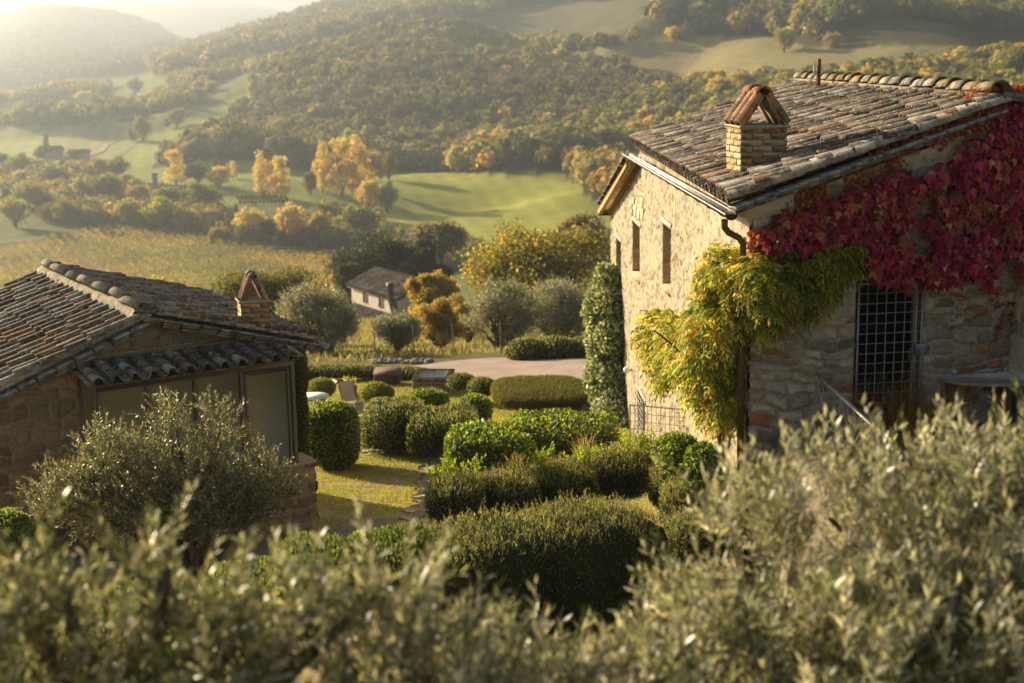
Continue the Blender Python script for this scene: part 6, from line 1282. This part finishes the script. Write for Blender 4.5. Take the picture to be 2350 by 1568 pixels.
p, s = frame_at(722, 945); tb = thing('white_table', 'small round white garden table behind the ball bush', 'table', p); m = MB(); m.tube([p + ZUP * .44, p + ZUP * .47], .42, 24, (.8, .8, .78)); m.build('table_top', M['white'], tb); m = MB(); m.tube([p, p + ZUP * .02, p + ZUP * .03, p + ZUP * .44], [.2, .2, .03, .03], 14, (.7, .7, .7)); m.build('pedestal', M['white'], tb)
p, s = frame_at(824, 1012); bk = thing('black_grill', 'round black kettle shape with white rim peeking out right of the ball bush', 'grill', p); m = MB(); v, f = ICO[3]; m.add(p + ZUP * .22 + v * A([.17, .17, .15]), f, (.02, .02, .02)); m.build('bowl', M['metal'], bk); m = MB(); m.tube([p + ZUP * .29, p + ZUP * .32], .165, 20, (.7, .7, .7)); m.build('rim', M['white'], bk)
for a_ in (0, 2.1, 4.2):
    m = MB(); m.tube([p + A([math.cos(a_) * .1, math.sin(a_) * .1, .15]), p + A([math.cos(a_) * .17, math.sin(a_) * .17, 0])], .01, 6, (.02, .02, .02)); m.build('leg', M['metal'], bk)
# mesh fence by the wall
f0, f1 = at(1446, 930, 27.6), at(1581, 941, 25.6); f0[2] = f0[2]; mf = thing('mesh_fence', 'square grey metal mesh panel fence below the sunlit wall by the laurel hedge', 'fence', (f0[0], f0[1], H(f0[0], f0[1]))); hh = 1.12
m = MB(); c_ = (.62, .56, .50); m.tube([f0, f1], .015, 8, c_); m.tube([f0 - ZUP * hh, f1 - ZUP * hh], .012, 8, c_); m.build('rail', M['metal'], mf)
for t in (0, 1):
    q = f0 + (f1 - f0) * t; m = MB(); m.tube([q + ZUP * .02, A([q[0], q[1], H(q[0], q[1]) - .1])], .018, 8, c_); m.build('post', M['metal'], mf)
m = MB(); Lf_ = float(np.linalg.norm(f1 - f0)); nb = int(Lf_ / .16)
for i in range(1, nb): q = f0 + (f1 - f0) * i / nb; m.tube([q, q - ZUP * hh], .006, 5, c_)
for i in range(1, 7): m.tube([f0 - ZUP * i * hh / 7, f1 - ZUP * i * hh / 7], .006, 5, c_)
m.build('mesh_panel', M['metal'], mf)
# slatted table behind it
tp = at(1468, 1024, 28.0); sl_t = thing('slatted_table', 'weathered slatted wooden table against the foot of the sunlit wall', 'table', (tp[0], tp[1], H(tp[0], tp[1]))); tz = float(H(tp[0], tp[1])) + .74
tp = atz(1466, 1026, tz); m = MB()
for i in range(7): m.box(tp + A([-.48 + i * .16, 0, 0]), (.135, .85, .03), None, A((.46, .36, .28)) * (1 + .06 * (i % 3 - 1)), bev=.005)
m.box(tp - A([0, 0, .04]), (1.0, .06, .05), None, (.36, .28, .2)); m.build('table_top', M['wood'], sl_t)
for sx in (-1, 1):
    for sy in (-1, 1): m = MB(); m.beam(tp + A([sx * .44, sy * .36, -.02]), A([tp[0] + sx * .44, tp[1] + sy * .36, tz - .76]), .05, .05, (.36, .28, .2)); m.build('leg', M['wood'], sl_t)
# wall lamp
u, z = LW(1453, 849); q = C0 + aR * u + nL * .16 + ZUP * z; wl_ = thing('wall_lamp', 'white globe wall lamp low on the sunlit wall beside the climber column', 'lamp', q); m = MB(); v, f = ICO[3]; m.add(q + v * .085, f, (.8, .78, .72)); m.build('globe', M['white'], wl_, smooth=True); m = MB(); m.tube([q, q - nL * .2], .025, 8, (.2, .18, .16)); m.build('arm', M['metal'], wl_)
# brown trellis beam
a, b_ = at(1150, 1085, 24.2), at(1390, 1045, 25.2); tr_ = thing('rusty_rail', 'rusty brown steel rail leaning low behind the mixed hedge', 'rail', (a[0], a[1], H(a[0], a[1]))); m = MB(); m.beam(a, b_, .07, .10, (.09, .05, .035), bev=.01); m.build('beam', M['metal'], tr_)
for t in (.02, .5, .97):
    q = a + (b_ - a) * t; m = MB(); m.beam(q, A([q[0], q[1], float(H(q[0], q[1])) - .1]), .05, .05, (.08, .05, .035)); m.build('post', M['metal'], tr_)
m = MB(); m.beam(a + (b_ - a) * .22 - ZUP * .02, a + (b_ - a) * .12 - ZUP * .3, .03, .03, (.08, .05, .035)); m.build('brace', M['metal'], tr_)
# pot plant and grass tufts
p = at(1088, 1128, 23.6); p[2] = H(p[0], p[1]); pt = thing('flower_pot', 'terracotta pot with light green herb at the left end of the laurel hedge', 'pot', p); m = MB(); m.tube([p, p + ZUP * .3, p + ZUP * .31, p + ZUP * .36], [.13, .19, .21, .21], 18, (.42, .17, .08)); m.build('pot', M['tile'], pt)
m = MB(); rg = np.random.default_rng(8); P = p + ZUP * .36 + rg.normal(size=(160, 3)) * A([.12, .10, .03]); shoots(m, P, rg.normal(size=(160, 3)) * .6 + ZUP, 8, .26, .06, .045, [(.20, .26, .05), (.24, .28, .06)], 4); m.build('herb', M['leaf'], pt)
def tuft(name, label, x, y, d, w, h, n, pal, seed, p=None):
    b = at(x, y, d) if p is None else A(p, float); rg = np.random.default_rng(seed); P = b + rg.normal(size=(n, 3)) * A([w * .35, w * .3, .02]); D = rg.normal(size=(n, 3)) * .32 + ZUP; m = MB(); cc = pick(rg, pal, n, .3); hh = h * rg.uniform(.5, 1.1, n)
    q = P
    for k in range(4):
        d_ = nrm(D + A([0, 0, -.25]) * k + rg.normal(size=(n, 3)) * .06); e = q + d_ * hh[:, None] / 4; s_ = nrm(np.cross(d_, rg.normal(size=(n, 3)))) * (.0055 - .0012 * k) * (1 + d / 40); V = np.stack([q - s_, q + s_, e + s_ * .8, e - s_ * .8], 1).reshape(-1, 3); m.add(V, np.arange(n * 4).reshape(-1, 4), np.repeat(cc, 4, 0)); q = e; D = d_ + D * .5
    return tagit(m.build(name, M['leaf'], origin=b), label, 'grass')
RG = [(.30, .20, .07), (.30, .24, .09), (.22, .2, .07)]
tuft('red_grass', 'reddish grass tuft at the left of the rusty rail before the laurel hedge', 1185, 1078, 26.5, .22, .4, 60, RG, 1); tuft('red_grass', 'taller straw coloured grass tuft right of middle before the laurel hedge', 1340, 1050, 26.6, .24, .6, 60, RG, 2)
tuft('dry_weeds', 'dry brown weeds growing before the barred door behind the olive shoots', 0, 0, 19.5, 1.0, 1.05, 420, [(.26, .15, .05), (.30, .20, .08), (.2, .12, .05)], 3, p=Pg((dx0 + dx1) / 2 - .0, -5.55, .55))
tuft('grass_tuft', 'dry grass growing on the eave tiles beside the small chimney', 0, 0, 25, .5, .12, 300, [(.3, .2, .1), (.25, .2, .1)], 4, p=PL(se - .5, zE + .28, 2.2))
# far side of court: wire fence posts and rustic rail
wf = thing('wire_fence', 'thin wire fence with slender posts behind the small olive and thicket', 'fence', ground(1080, 818, 30)); prev = None
for x, y in ((860, 822), (950, 818), (1040, 815), (1150, 812), (1240, 800)):
    p = ground(x, y, 30); m = MB(); m.tube([p, p + ZUP * 1.25], .025, 6, (.16, .12, .09)); m.build('post', M['wood'], wf)
    if prev is not None:
        for hz in (.4, .8, 1.2): m = MB(); m.tube([prev + ZUP * hz, p + ZUP * hz], .006, 4, (.3, .28, .25)); m.build('wire', M['metal'], wf)
    prev = p
a, b_ = at(1282, 764, 56), at(1352, 770, 56); rf_ = thing('rustic_rail', 'rustic wooden rail under the spreading olive right beside the sunlit house', 'fence', (a[0], a[1], H(a[0], a[1]))); m = MB(); m.tube([a, b_], .05, 8, (.2, .14, .09)); m.build('rail', M['wood'], rf_)
for t in (.02, .5): q = a + (b_ - a) * t; m = MB(); m.tube([q + ZUP * .06, A([q[0], q[1], float(H(q[0], q[1])) - .1])], .05, 8, (.2, .14, .09)); m.build('post', M['wood'], rf_)
# grass blades of the lawn and dry grass beyond it
def grass(name, label, poly, n, h, pal, seed, dmin=14):
    rg = np.random.default_rng(seed); q = A([ground(x, y, dmin)[:2] for x, y in poly]); lo, hi = q.min(0), q.max(0); P = rg.uniform(lo, hi, (n * 3, 2)); P = P[inpoly(P[:, 0], P[:, 1], q)][:n]
    P = P[fbm(P[:, 0] / .5, P[:, 1] / .3, 4, 21) + .02 * (30 - P[:, 1]) < .58 + rg.normal(0, .04, len(P))] if 'lawn' in name else P
    n = len(P); B = np.column_stack([P, H(P[:, 0], P[:, 1]) - .005]); g = MB(); g.leaves(B, rg.normal(size=(n, 3)) * .5 + ZUP, nrm(rg.normal(size=(n, 3)) + A([0, -.6, 0])), h * rg.uniform(.5, 1.4, n), h * .16 + .006, pick(rg, pal, n, .3))
    tagit(g.build(name, M['leaf'], origin=(*P.mean(0), -9)), label, 'grass', kind='stuff')
grass('lawn_grass', 'short yellow green lawn grass between the houses', [(690, 1200), (690, 870), (760, 862), (940, 862), (1040, 880), (1110, 905), (1350, 935), (1440, 960), (1440, 1070), (1100, 1200), (900, 1240)], 110000, .05, [(.32, .30, .06), (.38, .34, .09), (.22, .25, .04)], 1)
grass('dry_grass', 'pale dry grass on the slope beyond the garden', [(600, 842), (860, 828), (1120, 812), (1360, 800), (1400, 770), (1200, 740), (860, 730), (600, 740)], 40000, .28, [(.24, .20, .09), (.20, .19, .07), (.28, .24, .12)], 2, 30)

# ------------------------------------------------------------------ haze in the valley air
hz = MB(); hz.box((500, 4600, 105), (15000, 12400, 400))
hm = bpy.data.materials.new('haze'); hm.use_nodes = True; n_ = hm.node_tree.nodes; n_.remove(n_['Principled BSDF']); pv = n_.new('ShaderNodeVolumePrincipled'); hm.node_tree.links.new(pv.outputs[0], n_['Material Output'].inputs['Volume'])
pv.inputs['Color'].default_value = (.73, .85, 1.0, 1); pv.inputs['Density'].default_value = 0.00044; pv.inputs['Anisotropy'].default_value = .72
o = hz.build('haze', hm); tagit(o, 'golden evening haze filling the valley', 'haze', kind='stuff')
